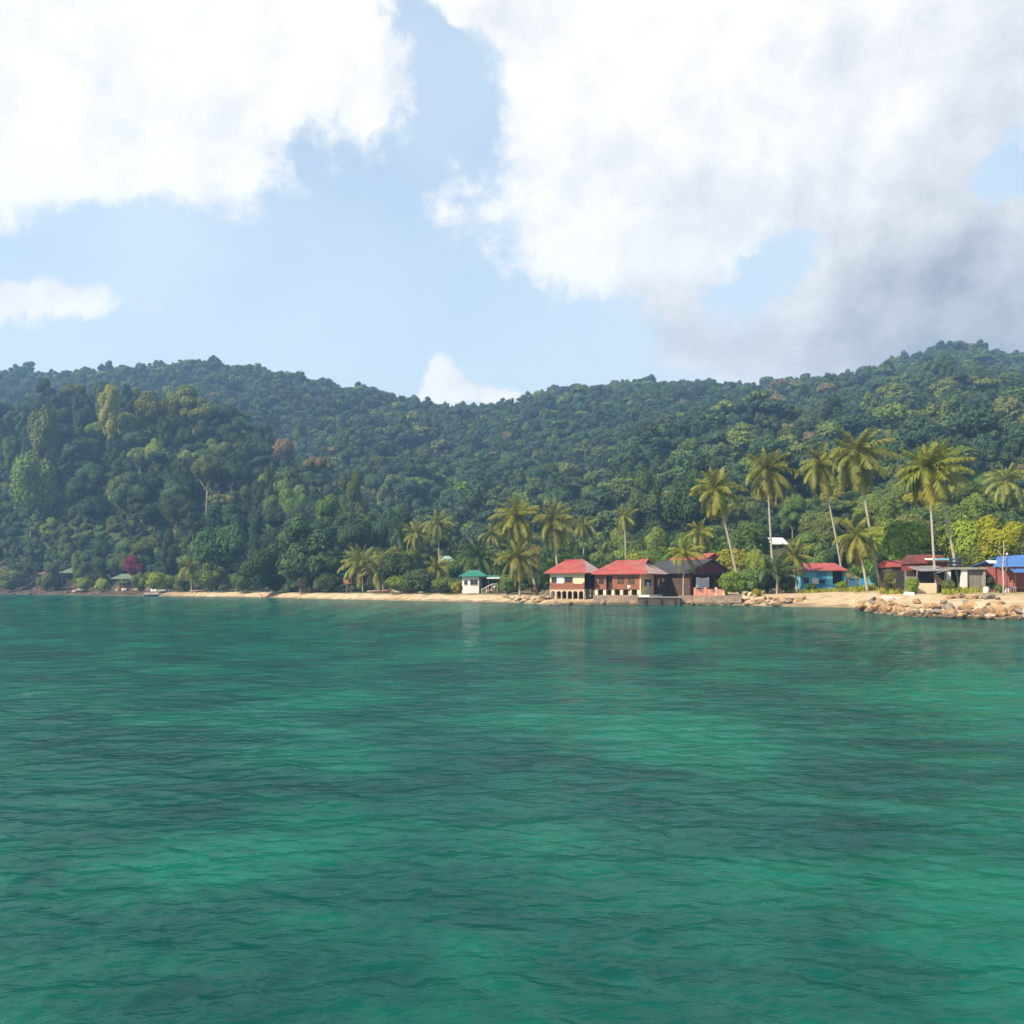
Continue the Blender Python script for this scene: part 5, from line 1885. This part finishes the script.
def all_buildings():
    stilt_house()
    brown_house()
    black_house()

    def ex(root, h, d, zt):
        window(root, 0, 0, 1.2, 1.2, 1.0, M['cream'], M['glass'])
        MB().span(-h + 0.12, h - 0.12, 0.01, 0.11, -0.6, zt - 0.21).build('wall', M['cream'], root)
    gable_house('red_roofed_house', 'house with bright red gable roof showing above the black roof', 712, 171, 2.3, 0.52, 8.4, 9, 3.6, 2.6, M['red_tin'], M['maroon'], ex, 0.7)
    white_house()
    blue_house()
    right_huts()
    tarp_hut()
    sea_walls()
    H = simple_hut

    def settle(px, py):
        """How far off a hut stands whose foot is seen at this row."""
        Y = 225.0
        while Y > 150 and gz(px2x(px, Y), Y) > py2z(py, Y) + 0.3:
            Y -= 2
        return Y
    yh, yc = settle(777, 550), settle(744, 566)
    H('hill_hut', 'white roofed hut with orange wall up on the wooded slope', 777, yh, 20, 556, 544.5, 537.5, M['white_tin'], M['orange_wall'], 0.3, 4, 0.01, 0.5, ground_z=py2z(553, yh),
      openings=(('window', 0.2, 0.9, 0.8, 0.8, M['glass']), ('door', -0.2, 0, 0.9, 1.9, M['brown_wood'])))
    H('cream_hut', 'cream hut half hidden behind the bush right of the red back roof', 744, yc, 13, 570, 562, 557, M['white_tin'], M['cream'], 0.2, 3, 0.01, 0.3,
      openings=(('window', 0.0, 0.9, 0.8, 0.8, M['glass']),))
    H('teal_roofed_hut', 'hut with pale teal roof among the palms behind the hedge', 448, 226, 11, 572, 562, 556, M['teal_tin'], M['tan_wood'], 0.2, 4, 1.2, 0.5,
      openings=(('door', 0.0, 0, 0.9, 2.0, M['brown_wood']),))
    H('stilted_beach_hut', 'narrow orange brown beach hut on tall stilts with green roof', 347.5, 222, 9, 596, 575, 570, M['green_tin'], M['orange_wall'], -0.15, 2.6, 1.3, 0.5, stilts=2.0,
      openings=(('window', -0.2, 0.8, 0.7, 0.8, M['glass']), ('door', 0.25, 0, 0.7, 1.8, M['brown_wood'])))
    H('beach_shelter', 'small open beach shelter with green roof beside an orange kiosk', 291.5, 240, 8, 590, 583.5, 580.5, M['green_tin'], M['brown_wood'], 0, 2.2, 1.1, 0.4, open_=True)
    H('beach_kiosk', 'little orange kiosk at the back of the beach, right of the green shelter', 303, 239, 6, 590, 581, 578.5, M['red_brown_roof'], M['orange_canvas'], 0, 1.8, 0.8, 0.3,
      openings=(('window', 0.0, 0.9, 0.9, 0.7, M['glass']),))
    H('brown_roofed_hut', 'dark hut with brown roof at the far left of the shore', 6, 374, 22, 592, 571, 566, M['brown_roof'], M['brown_wood'], 0.1, 6, 3.0, 0.9,
      openings=(('window', -0.25, 1.2, 1.4, 1.1, M['glass']), ('window', 0.25, 1.2, 1.4, 1.1, M['glass']), ('door', 0, 0.2, 1.0, 2.1, M['dark'])))
    H('shore_hut', 'brown boarded hut left of the green roofed one, half behind shrubs', 47, 352, 15, 592, 574, 570, M['red_brown_roof'], M['brown_wood'], -0.1, 5, 2.4, 0.6,
      openings=(('window', -0.2, 1.2, 1.2, 1.0, M['glass']), ('door', 0.25, 0.2, 0.9, 2.0, M['dark'])))
    H('shore_hut', 'hut with mossy grey green roof beside a reddish roofed one', 68, 346, 13, 592, 573, 568.5, M['green_grey'], M['brown_wood'], 0.1, 5, 2.6, 0.7, open_=True, stilts=1.0, rail=True)
    H('shore_hut', 'hut with long reddish roof left of the open pavilion', 89, 341, 20, 592, 575, 569.5, M['red_brown_roof'], M['brown_wood'], -0.15, 5, 1.5, 0.7,
      openings=(('window', -0.28, 1.3, 1.2, 1.0, M['glass']), ('window', 0.28, 1.3, 1.2, 1.0, M['glass']), ('door', 0.0, 0.2, 0.9, 2.0, M['dark'])))
    H('hillside_hut', 'tiny grey green roof peeping from the headland trees above the pavilion', 99, 385, 11, 562, 553, 549.5, M['green_grey'], M['brown_wood'], 0.1, 4, 2.0, 0.5,
      openings=(('window', 0.0, 1.0, 1.0, 0.9, M['glass']),))
    H('beach_pavilion', 'open pavilion with green hipped roof on posts near the boulders', 122.5, 318, 18, 592, 579, 574, M['green_grey'], M['brown_wood'], 0.0, 5, 2.6, 0.9, open_=True, stilts=0.7, rail=True)


all_buildings()
# ------------------------------------------------------------------ rocks
KM = 0.80
ROCK = mat('tan_rock', (0.36, 0.235, 0.135), 0.92, 0.30, 1.3, bump=0.9, bscale=4.0, col2=(0.26, 0.185, 0.12), rnd=0.12, wet=True)
ROCK_GREY = mat('grey_rock', (0.24, 0.20, 0.165), 0.92, 0.30, 1.3, bump=0.9, bscale=4.0, col2=(0.15, 0.125, 0.105), rnd=0.12, wet=True)
ROCK_PALE = mat('pale_rock', (0.46, 0.37, 0.28), 0.92, 0.2, 1.0, bump=0.7, bscale=4.0, rnd=0.15, wet=True)


def rock_mesh(seed):
    rs = np.random.RandomState(seed)
    V, T = ICO2
    V = V.copy()
    for k in range(12):      # knock flat facets off the ball
        n = rs.randn(3)
        n /= np.linalg.norm(n)
        c = rs.uniform(0.42, 0.80)
        dd = V @ n - c
        V -= np.clip(dd, 0, None)[:, None] * n * 0.97
    off = rs.uniform(0, 50)
    dis = np.array([noise.noise(Vector(v * 1.7) + Vector((off, 0, 0))) * 0.16 + noise.noise(Vector(v * 4.5) + Vector((0, off, 0))) * 0.05 for v in V])
    V *= (1 + dis)[:, None]
    return mesh_np('boulder', V, T, [ROCK])


ROCKS = [rock_mesh(40 + k) for k in range(7)]
ORD = ['', 'second', 'third', 'fourth', 'fifth', 'sixth', 'seventh', 'eighth', 'ninth', 'tenth', 'eleventh', 'twelfth', 'thirteenth', 'fourteenth', 'fifteenth', 'sixteenth', 'seventeenth',
       'eighteenth', 'nineteenth', 'twentieth']


def ordinal(k):
    """0 -> leftmost, 1 -> second from left ..."""
    if k == 0:
        return 'leftmost'
    if k < 20:
        return ORD[k] + ' from left'
    n = k + 1
    return '%d%s from left' % (n, {1: 'st', 2: 'nd', 3: 'rd'}.get(n % 10 if n % 100 not in (11, 12, 13) else 0, 'th'))


def rock(px, Y, size, z=None, m=None, label=None, group=None, flat=0.72, sink=0.25, rs=RND, tilt=0.35, stretch=1.25, name='boulder'):
    x = px2x(px, Y)
    zz = gz(x, Y) if z is None else z
    s = size / 2
    o = link(name, ROCKS[rs.randrange(7)], None, (x, Y, zz + s * flat * (1 - 2 * sink)), (rs.uniform(-tilt, tilt), rs.uniform(-tilt, tilt), rs.uniform(0, 6.28)),
             (s * rs.uniform(1.0, stretch), s * rs.uniform(0.85, 1.05), s * flat * rs.uniform(0.85, 1.15)))
    if m:
        o.material_slots[0].link = 'OBJECT'
        o.material_slots[0].material = m
    tag(o, label, 'rock', group)
    return o


def rock_row(pxs, ys, sizes, text, group, dark=0.25, pale=0.12):
    """A row along the shore; each rock gets its place in the row as its label."""
    for k, (px, Y, s) in enumerate(zip(pxs, ys, sizes)):
        q = RND.random()
        m, w = (ROCK_GREY, 'grey') if q < dark else (ROCK_PALE, 'pale') if q > 1 - pale else (None, 'tan')
        rock(px, Y, s, None, m, '%s boulder %s, %s' % (w, text, ordinal(k)), group)


def all_rocks():
    rn = RND
    g = 'breakwater boulders at the right'
    # right breakwater: rows from the waterline up
    for text, n, off, smin, smax, a, b in (('in the waterline row of the right breakwater', 36, -0.4, 0.5, 1.25, 857, 1036),
                                           ('in the second row of the right breakwater', 30, 1.5, 0.6, 1.4, 856, 1036),
                                           ('in the third row of the right breakwater', 22, 4.2, 0.6, 1.5, 862, 1036),
                                           ('in the upper row of the right breakwater', 8, 7.6, 0.5, 1.2, 866, 1036),
                                           ('in the top row below the right huts', 8, 12.0, 0.6, 1.2, 945, 1000)):
        pxs = [a + (b - a) * (k + rn.uniform(0.15, 0.85)) / n for k in range(n)]
        ys = [float(shore_y(p)) + off + rn.uniform(-0.7, 0.7) for p in pxs]
        rock_row(pxs, ys, [rn.uniform(smin, smax) for _ in pxs], text, g)
    # rocks right of the seawall
    n = 15
    pxs = [741 + (790 - 741) * (k + rn.uniform(0.1, 0.9)) / n for k in range(n)]
    rock_row(pxs, [float(shore_y(p)) + rn.uniform(-0.3, 3.0) for p in pxs], [rn.uniform(0.8, 1.7) for _ in pxs], 'between seawall and sandy gap', 'boulders by the seawall end', 0.3)
    n = 11
    pxs = [742 + (808 - 742) * (k + rn.uniform(0.1, 0.9)) / n for k in range(n)]
    rock_row(pxs, [float(shore_y(p)) + rn.uniform(3.5, 6.5) for p in pxs], [rn.uniform(0.7, 1.3) for _ in pxs], 'in the upper row left of the sandy gap', 'boulders by the seawall end', 0.15)
    # rocks below the stilt house and to its left
    n = 18
    pxs = [505 + (550 - 505) * (k + rn.uniform(0.1, 0.9)) / n for k in range(n)]
    rock_row(pxs, [float(shore_y(p)) + rn.uniform(-0.2, 4.5) for p in pxs], [rn.uniform(0.6, 1.5) for _ in pxs], 'heaped left of the stilt house', 'boulders by the stilt house', 0.2, 0.3)
    n = 16
    pxs = [549 + (600 - 549) * (k + rn.uniform(0.1, 0.9)) / n for k in range(n)]
    rock_row(pxs, [142.6 + rn.uniform(0.0, 2.0) for p in pxs], [rn.uniform(0.6, 1.25) for _ in pxs], 'at the foot of the stilt house', 'boulders by the stilt house', 0.3)
    rock(606, 142.4, 1.5, 0.0, ROCK_GREY, 'dark rock against the sloping seawall below the brown house', 'boulders by the stilt house')
    n = 9
    pxs = [684 + (738 - 684) * (k + rn.uniform(0.1, 0.9)) / n for k in range(n)]
    rock_row(pxs, [141.2 + rn.uniform(-0.2, 0.7) for p in pxs], [rn.uniform(0.5, 1.0) for _ in pxs], 'at the foot of the long seawall', 'boulders by the seawall', 0.5)
    # the far left shore
    for px, Y, s, m, lab, fl in ((83, 330, 5.4, ROCK_PALE, 'large pale boulder on the shore left of the pavilion', 0.45), (76, 329, 2.4, ROCK_PALE, 'pale boulder tucked against the left end of the large one', 0.6),
                                 (68, 333, 2.0, ROCK, 'tan boulder on the waterline left of the large pale one', 0.6), (99, 323, 2.6, ROCK_GREY, 'grey boulder right of the large pale one', 0.6),
                                 (107, 318, 2.2, ROCK, 'tan boulder below the left end of the pavilion', 0.6), (124, 312, 2.4, ROCK_PALE, 'whitish boulder on the sand in front of the pavilion', 0.6),
                                 (138, 303, 2.6, ROCK, 'tan boulder between pavilion and moored boat', 0.6), (118, 311, 1.8, ROCK, 'low tan boulder left of the whitish one', 0.6),
                                 (30, 347, 2.0, ROCK_GREY, 'grey boulder on the waterline near the brown roofed hut', 0.6), (14, 353, 2.2, ROCK_GREY, 'grey boulder at the far left waterline', 0.6),
                                 (262, 256, 2.4, ROCK_PALE, 'pale boulder on the long beach below the dark tree', 0.75), (266, 255, 1.6, ROCK_GREY, 'grey boulder touching the pale one on the long beach', 0.7),
                                 (312, 232, 2.2, ROCK, 'tan boulder on the beach right of the orange kiosk', 0.7), (318, 230, 1.6, ROCK_GREY, 'grey boulder right of the tan one near the kiosk', 0.7),
                                 (371, 206, 1.1, ROCK_GREY, 'dark rock on the wet sand below the low palms', 0.6), (422, 191.5, 1.5, ROCK_GREY, 'dark flat rock on the wet sand below the hedge', 0.5),
                                 (392, 201, 1.3, ROCK_GREY, 'dark rock at the waterline in front of the upturned boat', 0.5)):
        rock(px, Y, s, None, m, lab, 'scattered beach rocks', fl, tilt=0.12)


all_rocks()


# ------------------------------------------------------------------ boats
def boat(name, label, px, Y, L, Bm, Hh, rz, hull, trim, z=None, flip=False, cabin=False, seats=True):
    """Open boat: lofted hull with sheer and raked bow, gunwale, thwarts."""
    x = px2x(px, Y)
    zz = (gz(x, Y) if z is None else z)
    root = empty(name, (x, Y, zz), rz)
    tag(root, label, 'boat')
    N, K = 14, 7
    V = []
    for i in range(N + 1):
        f = i / N
        wd = Bm / 2 * (1 - abs(2 * f - 0.9) ** 2.6 * 0.75 if f < 0.45 else max(0.03, 1 - ((f - 0.45) / 0.55) ** 2.3))
        top = Hh * (1 + 0.45 * max(0, (f - 0.45) / 0.55) ** 2 + 0.08 * (1 - f))
        keel = 0.28 * Hh * max(0, (f - 0.7) / 0.3) ** 2
        for k in range(K):
            a = math.pi * k / (K - 1)
            V.append(((f - 0.5) * L + (0.12 * L * max(0, f - 0.8) / 0.2 * (math.sin(a) < 0.5) if f > 0.8 else 0) * 0.4, -wd * math.cos(a), top - (top - keel) * math.sin(a) ** 0.7))
    Q = []
    for i in range(N):
        for k in range(K - 1):
            a = i * K + k
            Q.append((a, a + 1, a + K + 1, a + K))
    V, Q = np.array(V), np.array(Q)
    hold = root
    if flip:
        V[:, 2] = Hh * 1.05 - V[:, 2]
        V[:, 1] *= -1
    me = mesh_np('hull', V, Q, [hull], smooth=True)
    h = link('hull', me, root)
    sm = h.modifiers.new('thick', 'SOLIDIFY')
    sm.thickness = 0.06
    gp = MB()
    for side in (0, K - 1):
        gp.tube([V[i * K + side] for i in range(N + 1)], 0.06, 6)
    gp.build('gunwale', trim, root)
    MB().prism([tuple(V[k]) for k in range(K)], (0.05, 0, 0)).build('transom', trim, root)
    if seats and not flip:
        for f in (0.3, 0.5, 0.68):
            MB().box(((f - 0.5) * L, 0, Hh * 0.75), (0.3, Bm * 0.86, 0.05)).build('thwart', trim, root)
    if cabin:
        MB().span(-L * 0.28, L * 0.1, -Bm * 0.36, Bm * 0.36, Hh * 1.9, Hh * 1.98).build('canopy', trim, root)
        mb = MB()
        for xx in (-L * 0.26, L * 0.08):
            for yy in (-Bm * 0.33, Bm * 0.33):
                mb.tube([(xx, yy, Hh * 0.8), (xx, yy, Hh * 1.9)], 0.04, 6)
        mb.build('canopy_posts', M['white_plastic'], root)
        MB().box((-L * 0.5 - 0.12, 0, Hh * 0.95), (0.3, 0.35, 0.6)).build('outboard_motor', M['black_plastic'], root)
    return root


def all_boats():
    boat('motor_boat', 'dark blue boat moored off the left end of the beach', 157, 279, 7.0, 1.9, 0.75, 0.06, M['navy'], M['boat_white'], z=-0.18)
    boat('rowing_boat', 'pale upturned boat on the sand behind the moored blue one', 158.5, 291, 4.4, 1.6, 0.65, 0.1, M['boat_white'], M['boat_white'], flip=True)
    boat('rowing_boat', 'small whitish upturned boat on the beach below the hedge', 398.5, 206, 2.6, 1.2, 0.6, 0.15, M['boat_white'], M['tan_wood'], flip=True)
    boat('rowing_boat', 'faded red open boat pulled up beside the small whitish one', 389, 207.5, 3.0, 1.2, 0.5, -0.1, M['red_wall'], M['tan_wood'])


all_boats()


# ------------------------------------------------------------------ people
KM = 0.8
SKIN = mat('skin', (0.30, 0.165, 0.105), 0.6, 0.06, 4.0)
HAIR = mat('black_hair', (0.018, 0.014, 0.012), 0.6, 0.2, 6.0)


def skin_obj(name, pts, edges, m, parent, root=0, sub=1):
    me = bpy.data.meshes.new(name)
    me.from_pydata([p[:3] for p in pts], edges, [])
    me.materials.append(m)
    o = link(name, me, parent)
    sk = o.modifiers.new('skin', 'SKIN')
    sk.use_smooth_shade = True
    for i, p in enumerate(pts):
        v = me.skin_vertices[0].data[i]
        r = p[3]
        v.radius = r if isinstance(r, tuple) else (r, r)
        v.use_root = i == root
    ss = o.modifiers.new('sub', 'SUBSURF')
    ss.levels = sub
    ss.render_levels = sub
    return o


def person(label, px, Y, z, rz, shirt, shorts, pose='stand', h=1.65):
    root = empty('person', (px2x(px, Y), Y, z), rz, (h / 1.7,) * 3)
    tag(root, label, 'person')
    hip = 0.92 if pose == 'stand' else 0.52
    P = [(0, 0, hip, .125), (0, 0, hip + .22, .115), (0, 0, hip + .45, .13), (0, -.01, hip + .56, .06), (0, -.02, hip + .63, .065), (0, -.03, hip + .72, .092), (0, -.02, hip + .80, .06)]
    E = [(0, 1), (1, 2), (2, 3), (3, 4), (4, 5), (5, 6)]

    def limb(start, pts):
        k = start
        for p in pts:
            P.append(p)
            E.append((k, len(P) - 1))
            k = len(P) - 1
    for s in (-1, 1):
        if pose == 'stand':
            limb(0, [(s * .10, 0, hip - .06, .088), (s * .11, -.01, .48, .058), (s * .12, .02, .09, .038), (s * .13, -.13, .03, .032)])
            limb(2, [(s * .19, 0, hip + .48, .055), (s * .25, .02, hip + .20, .042), (s * .24, -.07, hip - .04, .032), (s * .235, -.10, hip - .15, .026)])
        else:
            limb(0, [(s * .10, -.02, hip, .088), (s * .13, -.44, hip + .03, .060), (s * .13, -.42, .10, .040), (s * .13, -.56, .03, .032)])
            limb(2, [(s * .19, 0, hip + .48, .055), (s * .25, -.10, hip + .22, .042), (s * .17, -.32, hip + .10, .032), (s * .14, -.40, hip + .09, .026)])
    skin_obj('body', P, E, SKIN, root, 0, 2)
    MB().ball((0, -.02, hip + .735), (.098, .112, .115), 12, 8).build('head', SKIN, root, True)
    MB().ball((0, .01, hip + .775), (.106, .112, .098), 12, 8).build('hair', HAIR, root, True)
    T = [(0, 0, hip - .02, .15), (0, 0, hip + .22, .142), (0, 0, hip + .45, .155), (0, 0, hip + .53, .08)]
    TE = [(0, 1), (1, 2), (2, 3)]
    for s in (-1, 1):
        T.append((s * .20, 0, hip + .47, .075))
        TE.append((2, len(T) - 1))
        T.append((s * .235, .0 if pose == 'stand' else -.06, hip + .30, .066))
        TE.append((len(T) - 2, len(T) - 1))
    skin_obj('shirt', T, TE, shirt, root, 0, 2)
    S = [(0, 0, hip + .02, .148)]
    SE = []
    for s in (-1, 1):
        S.append((s * .10, 0 if pose == 'stand' else -.04, hip - .06 if pose == 'stand' else hip, .112))
        SE.append((0, len(S) - 1))
        S.append((s * .11, -.01, .60, .095) if pose == 'stand' else (s * .125, -.34, hip + .02, .092))
        SE.append((len(S) - 2, len(S) - 1))
    skin_obj('shorts', S, SE, shorts, root, 0, 2)
    return root


def all_people():
    wh = M['white_cloth']
    x = px2x(1012, 101.5)
    z = gz(x, 101.5)
    person('person in red shirt and blue shorts sitting in front of the tarpaulin hut', 1012, 101.5, z + 0.02, 0.2, M['red_wall'], M['deep_blue'], 'sit')
    st = empty('stool', (x, 101.62, z))
    tag(st, 'low wooden stool under the seated person by the tarpaulin hut', 'stool')
    MB().box((0, 0, 0.36), (0.42, 0.36, 0.05)).build('seat', M['tan_wood'], st)
    for a in (-.16, .16):
        for b in (-.13, .13):
            MB().box((a, b, 0.14), (0.05, 0.05, 0.39)).build('leg', M['tan_wood'], st)
    person('person in white shirt standing by the stair of the white house', 494.5, 181.8, gz(px2x(494.5, 181.8), 181.8), 0.4, wh, M['deep_blue'])
    person('person in white shirt standing on the seawall before the brown house', 629, 145.3, 1.42, -0.5, wh, M['brown_wood'])
    person('person in orange shirt among the bushes left of the stilt house', 534.5, 165, gz(px2x(534.5, 165), 165), 0.3, M['orange_canvas'], M['brown_wood'])
    person('person in dark shirt standing below the low palms on the beach', 383, 216, gz(px2x(383, 216), 216), -0.2, M['navy'], M['tan_wood'])


all_people()


# ------------------------------------------------------------------ small things
def small_things():
    d = empty('plastic_drum', (px2x(986, 103), 103, gz(px2x(986, 103), 103)))
    tag(d, 'white plastic drum standing right of the concrete shelter', 'drum')
    MB().lathe([(0, 0), (0.24, 0), (0.27, 0.05), (0.28, 0.3), (0.27, 0.55), (0.20, 0.64), (0.0, 0.66)], seg=18).build('drum_body', M['white_plastic'], d, True)
    MB().lathe([(0.09, 0.64), (0.09, 0.72), (0, 0.73)], c=(0.1, 0, 0), seg=12).build('cap', M['deep_blue'], d, True)
    # bare young tree before the tarpaulin hut
    t = empty('bare_tree', (px2x(1003, 93.5), 93.5, gz(px2x(1003, 93.5), 93.5)))
    tag(t, 'thin bare tree with pale stem rising from the breakwater rocks', 'tree')
    mb = MB()
    mb.tube([(0, 0, -0.4), (0.06, 0, 1.2), (-0.02, 0, 2.6), (0.1, 0, 4.2), (0.05, 0, 5.2)], [0.09, 0.075, 0.06, 0.04, 0.02], 7)
    for z, x, q in ((2.0, .5, .8), (2.4, -.6, .9), (3.1, .55, 1.0), (3.6, -.45, .8), (4.1, .35, .7)):
        mb.tube([(0.02, 0, z), (x * .6, .1, z + q * .5), (x, .15, z + q)], [0.035, 0.022, 0.01], 5)
    mb.build('trunk', BARK_PALE, t, True)
    # lamp on a pole
    p = empty('street_lamp', (px2x(1007, 102.5), 102.5, gz(px2x(1007, 102.5), 102.5)))
    tag(p, 'dark lamp post with small white lamp over the blue tarpaulin', 'street lamp')
    MB().tube([(0, 0, -0.5), (0, 0, 4.05)], [0.05, 0.04], 8).build('pole', M['black_plastic'], p)
    MB().lathe([(0.03, 3.97), (0.11, 4.0), (0.13, 4.07), (0.08, 4.15), (0, 4.18)], seg=14).build('lamp_shade', M['white_plastic'], p, True)
    # pale slab lying among the rocks
    s = MB().box((0, 0, 0), (1.9, 0.8, 0.16), 0.12, 0.15, 0.06).build('concrete_slab', M['white_wall'], None, loc=(px2x(893, 100), 100, gz(px2x(893, 100), 100) + 0.25))
    tag(s, 'pale concrete slab lying on the rocks left of the ruined hut', 'slab')
    s = MB().box((0, 0, 0), (0.9, 0.7, 0.35), -0.2, 0.05, 0.05).build('concrete_slab', M['white_wall'], None, loc=(px2x(909, 101), 101, gz(px2x(909, 101), 101) + 0.2))
    tag(s, 'short white concrete block on the rocks below the cream wall', 'slab')
    # posts along the long beach
    for k, px in enumerate((214, 222, 229, 236, 241, 246)):
        Y = 268 - 0.1 * px * 0 + (k % 3) * 1.5
        o = MB().tube([(0, 0, -0.5), (0.05, 0, 1.0), (0.03 * (k % 3), 0.05, 1.7 + 0.25 * (k % 2))], [0.13, 0.12, 0.10], 7).build('beach_post', M['tan_wood'], None, loc=(px2x(px, Y), Y, gz(px2x(px, Y), Y)))
        tag(o, 'weathered wooden post under the bushes of the long beach, ' + ordinal(k), 'post', 'posts along the long beach')
    # logs on the sand
    for px, Y, L, a, lab in ((199, 274, 5.0, 0.2, 'driftwood log on the left part of the long beach'), (375, 211, 3.4, -0.1, 'driftwood log in front of the low palms'),
                             (411, 206, 3.0, 0.25, 'reddish driftwood log right of the upturned boat'), (436, 197, 2.6, -0.2, 'short driftwood log left of the white house')):
        mb = MB().tube([(-L / 2, 0, 0.12), (0, 0.1, 0.2), (L / 2, 0, 0.15)], [0.2, 0.24, 0.15], 9)
        mb.tube([(L * .1, 0, 0.2), (L * .22, -.1, 0.65)], [0.09, 0.04], 6)
        o = mb.build('driftwood_log', M['tan_wood'] if 'reddish' not in lab else M['orange_wall'], None, True, (px2x(px, Y), Y, gz(px2x(px, Y), Y) + 0.05), (0, 0, a))
        tag(o, lab, 'log')
    # tufts of grass above the sandy gap
    rs = np.random.RandomState(4)
    C, N, S = [], [], []
    for _ in range(9000):
        px = rs.uniform(742, 990)
        Y = rs.uniform(128, 152) if px < 880 else rs.uniform(98, 120)
        x = px2x(px, Y)
        d = Y - float(shore_y(px))
        if d < 15 or noise.noise((x / 3, Y / 3, 0)) < (-0.05 if px < 885 else 0.12) or 910 < px < 942:
            continue
        C.append((x, Y, 0))
    C = np.array(C)
    C[:, 2] = ground(C[:, 0], C[:, 1]) + 0.12
    V = []
    for c in C:
        a = rs.uniform(0, 6.28)
        hh = rs.uniform(0.2, 0.55)
        w = rs.uniform(0.06, 0.14)
        lx, ly = math.cos(a) * w, math.sin(a) * w
        ox, oy = rs.uniform(-.15, .15, 2)
        V += [(c[0] - lx, c[1] - ly, c[2] - .2), (c[0] + lx, c[1] + ly, c[2] - .2), (c[0] + lx * .3 + ox, c[1] + ly * .3 + oy, c[2] + hh), (c[0] - lx * .3 + ox, c[1] - ly * .3 + oy, c[2] + hh)]
    V = np.array(V)
    o = link('grass', mesh_np('grass', V, np.arange(len(V)).reshape(-1, 4), [FOL['yellow']]))
    tag(o, 'tufts of yellow green grass above the sand and rocks', 'grass', kind='stuff')


small_things()


# ------------------------------------------------------------------ keep what the photograph shows, and name it
def prune_and_label(limit=285):
    """Trees that no view near the camera shows are left out; the rest get their place in words."""
    global SPARE
    dg = bpy.context.evaluated_depsgraph_get()
    dg.update()
    hits = {}
    for ox in (-5.0, 0.0, 5.0):
        o = Vector((ox, 0, EYE))
        for py in range(346, 606, 3):
            for px in range(-9, 1036, 3 if ox == 0 else 9):
                tgt = Vector((px2x(px, 400), 400, py2z(py, 400)))
                ok, loc, nor, fi, ob, mt_ = SC.ray_cast(dg, o, (tgt - Vector((0, 0, EYE))).normalized())
                tries = 0
                while ok and ob.name.startswith('sea_water') and tries < 2:
                    break
                if ok:
                    r = ob
                    while r.parent:
                        r = r.parent
                    hits[r.name] = hits.get(r.name, 0) + (1 if ox == 0 else 0.5)
    vis = [(hits.get(t[0].name, 0), t) for t in TREES]
    vis.sort(key=lambda q: -q[0])
    keep = [t for n, t in vis[:limit] if n >= 2]
    kn = set(t[0].name for t in keep)
    drop = [(n, t) for n, t in vis if t[0].name not in kn]
    for n, t in drop:
        r = t[0]
        if n >= 1:
            cr = [c for c in r.children if c.name.startswith('crown')][0]
            SPARE.append((r.location.x, r.location.y, cr.scale[0], (cr.location.z + cr.scale[2] * 1.6)))
        for c in list(r.children):
            bpy.data.objects.remove(c)
        bpy.data.objects.remove(r)
    groups = {}
    for t in keep:
        groups.setdefault((t[1], t[2], t[3]), []).append(t)
    for (c, f, zone), lst in groups.items():
        lst.sort(key=lambda t: t[4])
        for k, t in enumerate(lst):
            s = '%s %s tree %s' % (c, f, zone)
            if len(lst) > 1:
                s += ', ' + ordinal(k)
            tag(t[0], s, 'tree', 'trees ' + zone)
    print('trees kept', len(keep), 'dropped', len(drop), 'spare', len(SPARE))


SPARE = []
prune_and_label()
build_forest()


def build_haze():
    mb = MB().span(-760, 760, -70, 1130, -6.0, 268)
    m = bpy.data.materials.new('haze')
    m.use_nodes = True
    nt = m.node_tree
    nt.nodes.remove(nt.nodes['Principled BSDF'])
    pv = node(nt, 'ShaderNodeVolumePrincipled')
    pv.inputs['Color'].default_value = (0.33, 0.56, 0.92, 1)
    pv.inputs['Density'].default_value = 0.00036
    pv.inputs['Anisotropy'].default_value = 0.2
    lk(nt, pv.outputs[0], nt.nodes['Material Output'].inputs['Volume'])
    o = mb.build('haze', m)
    tag(o, kind='stuff')


build_haze()
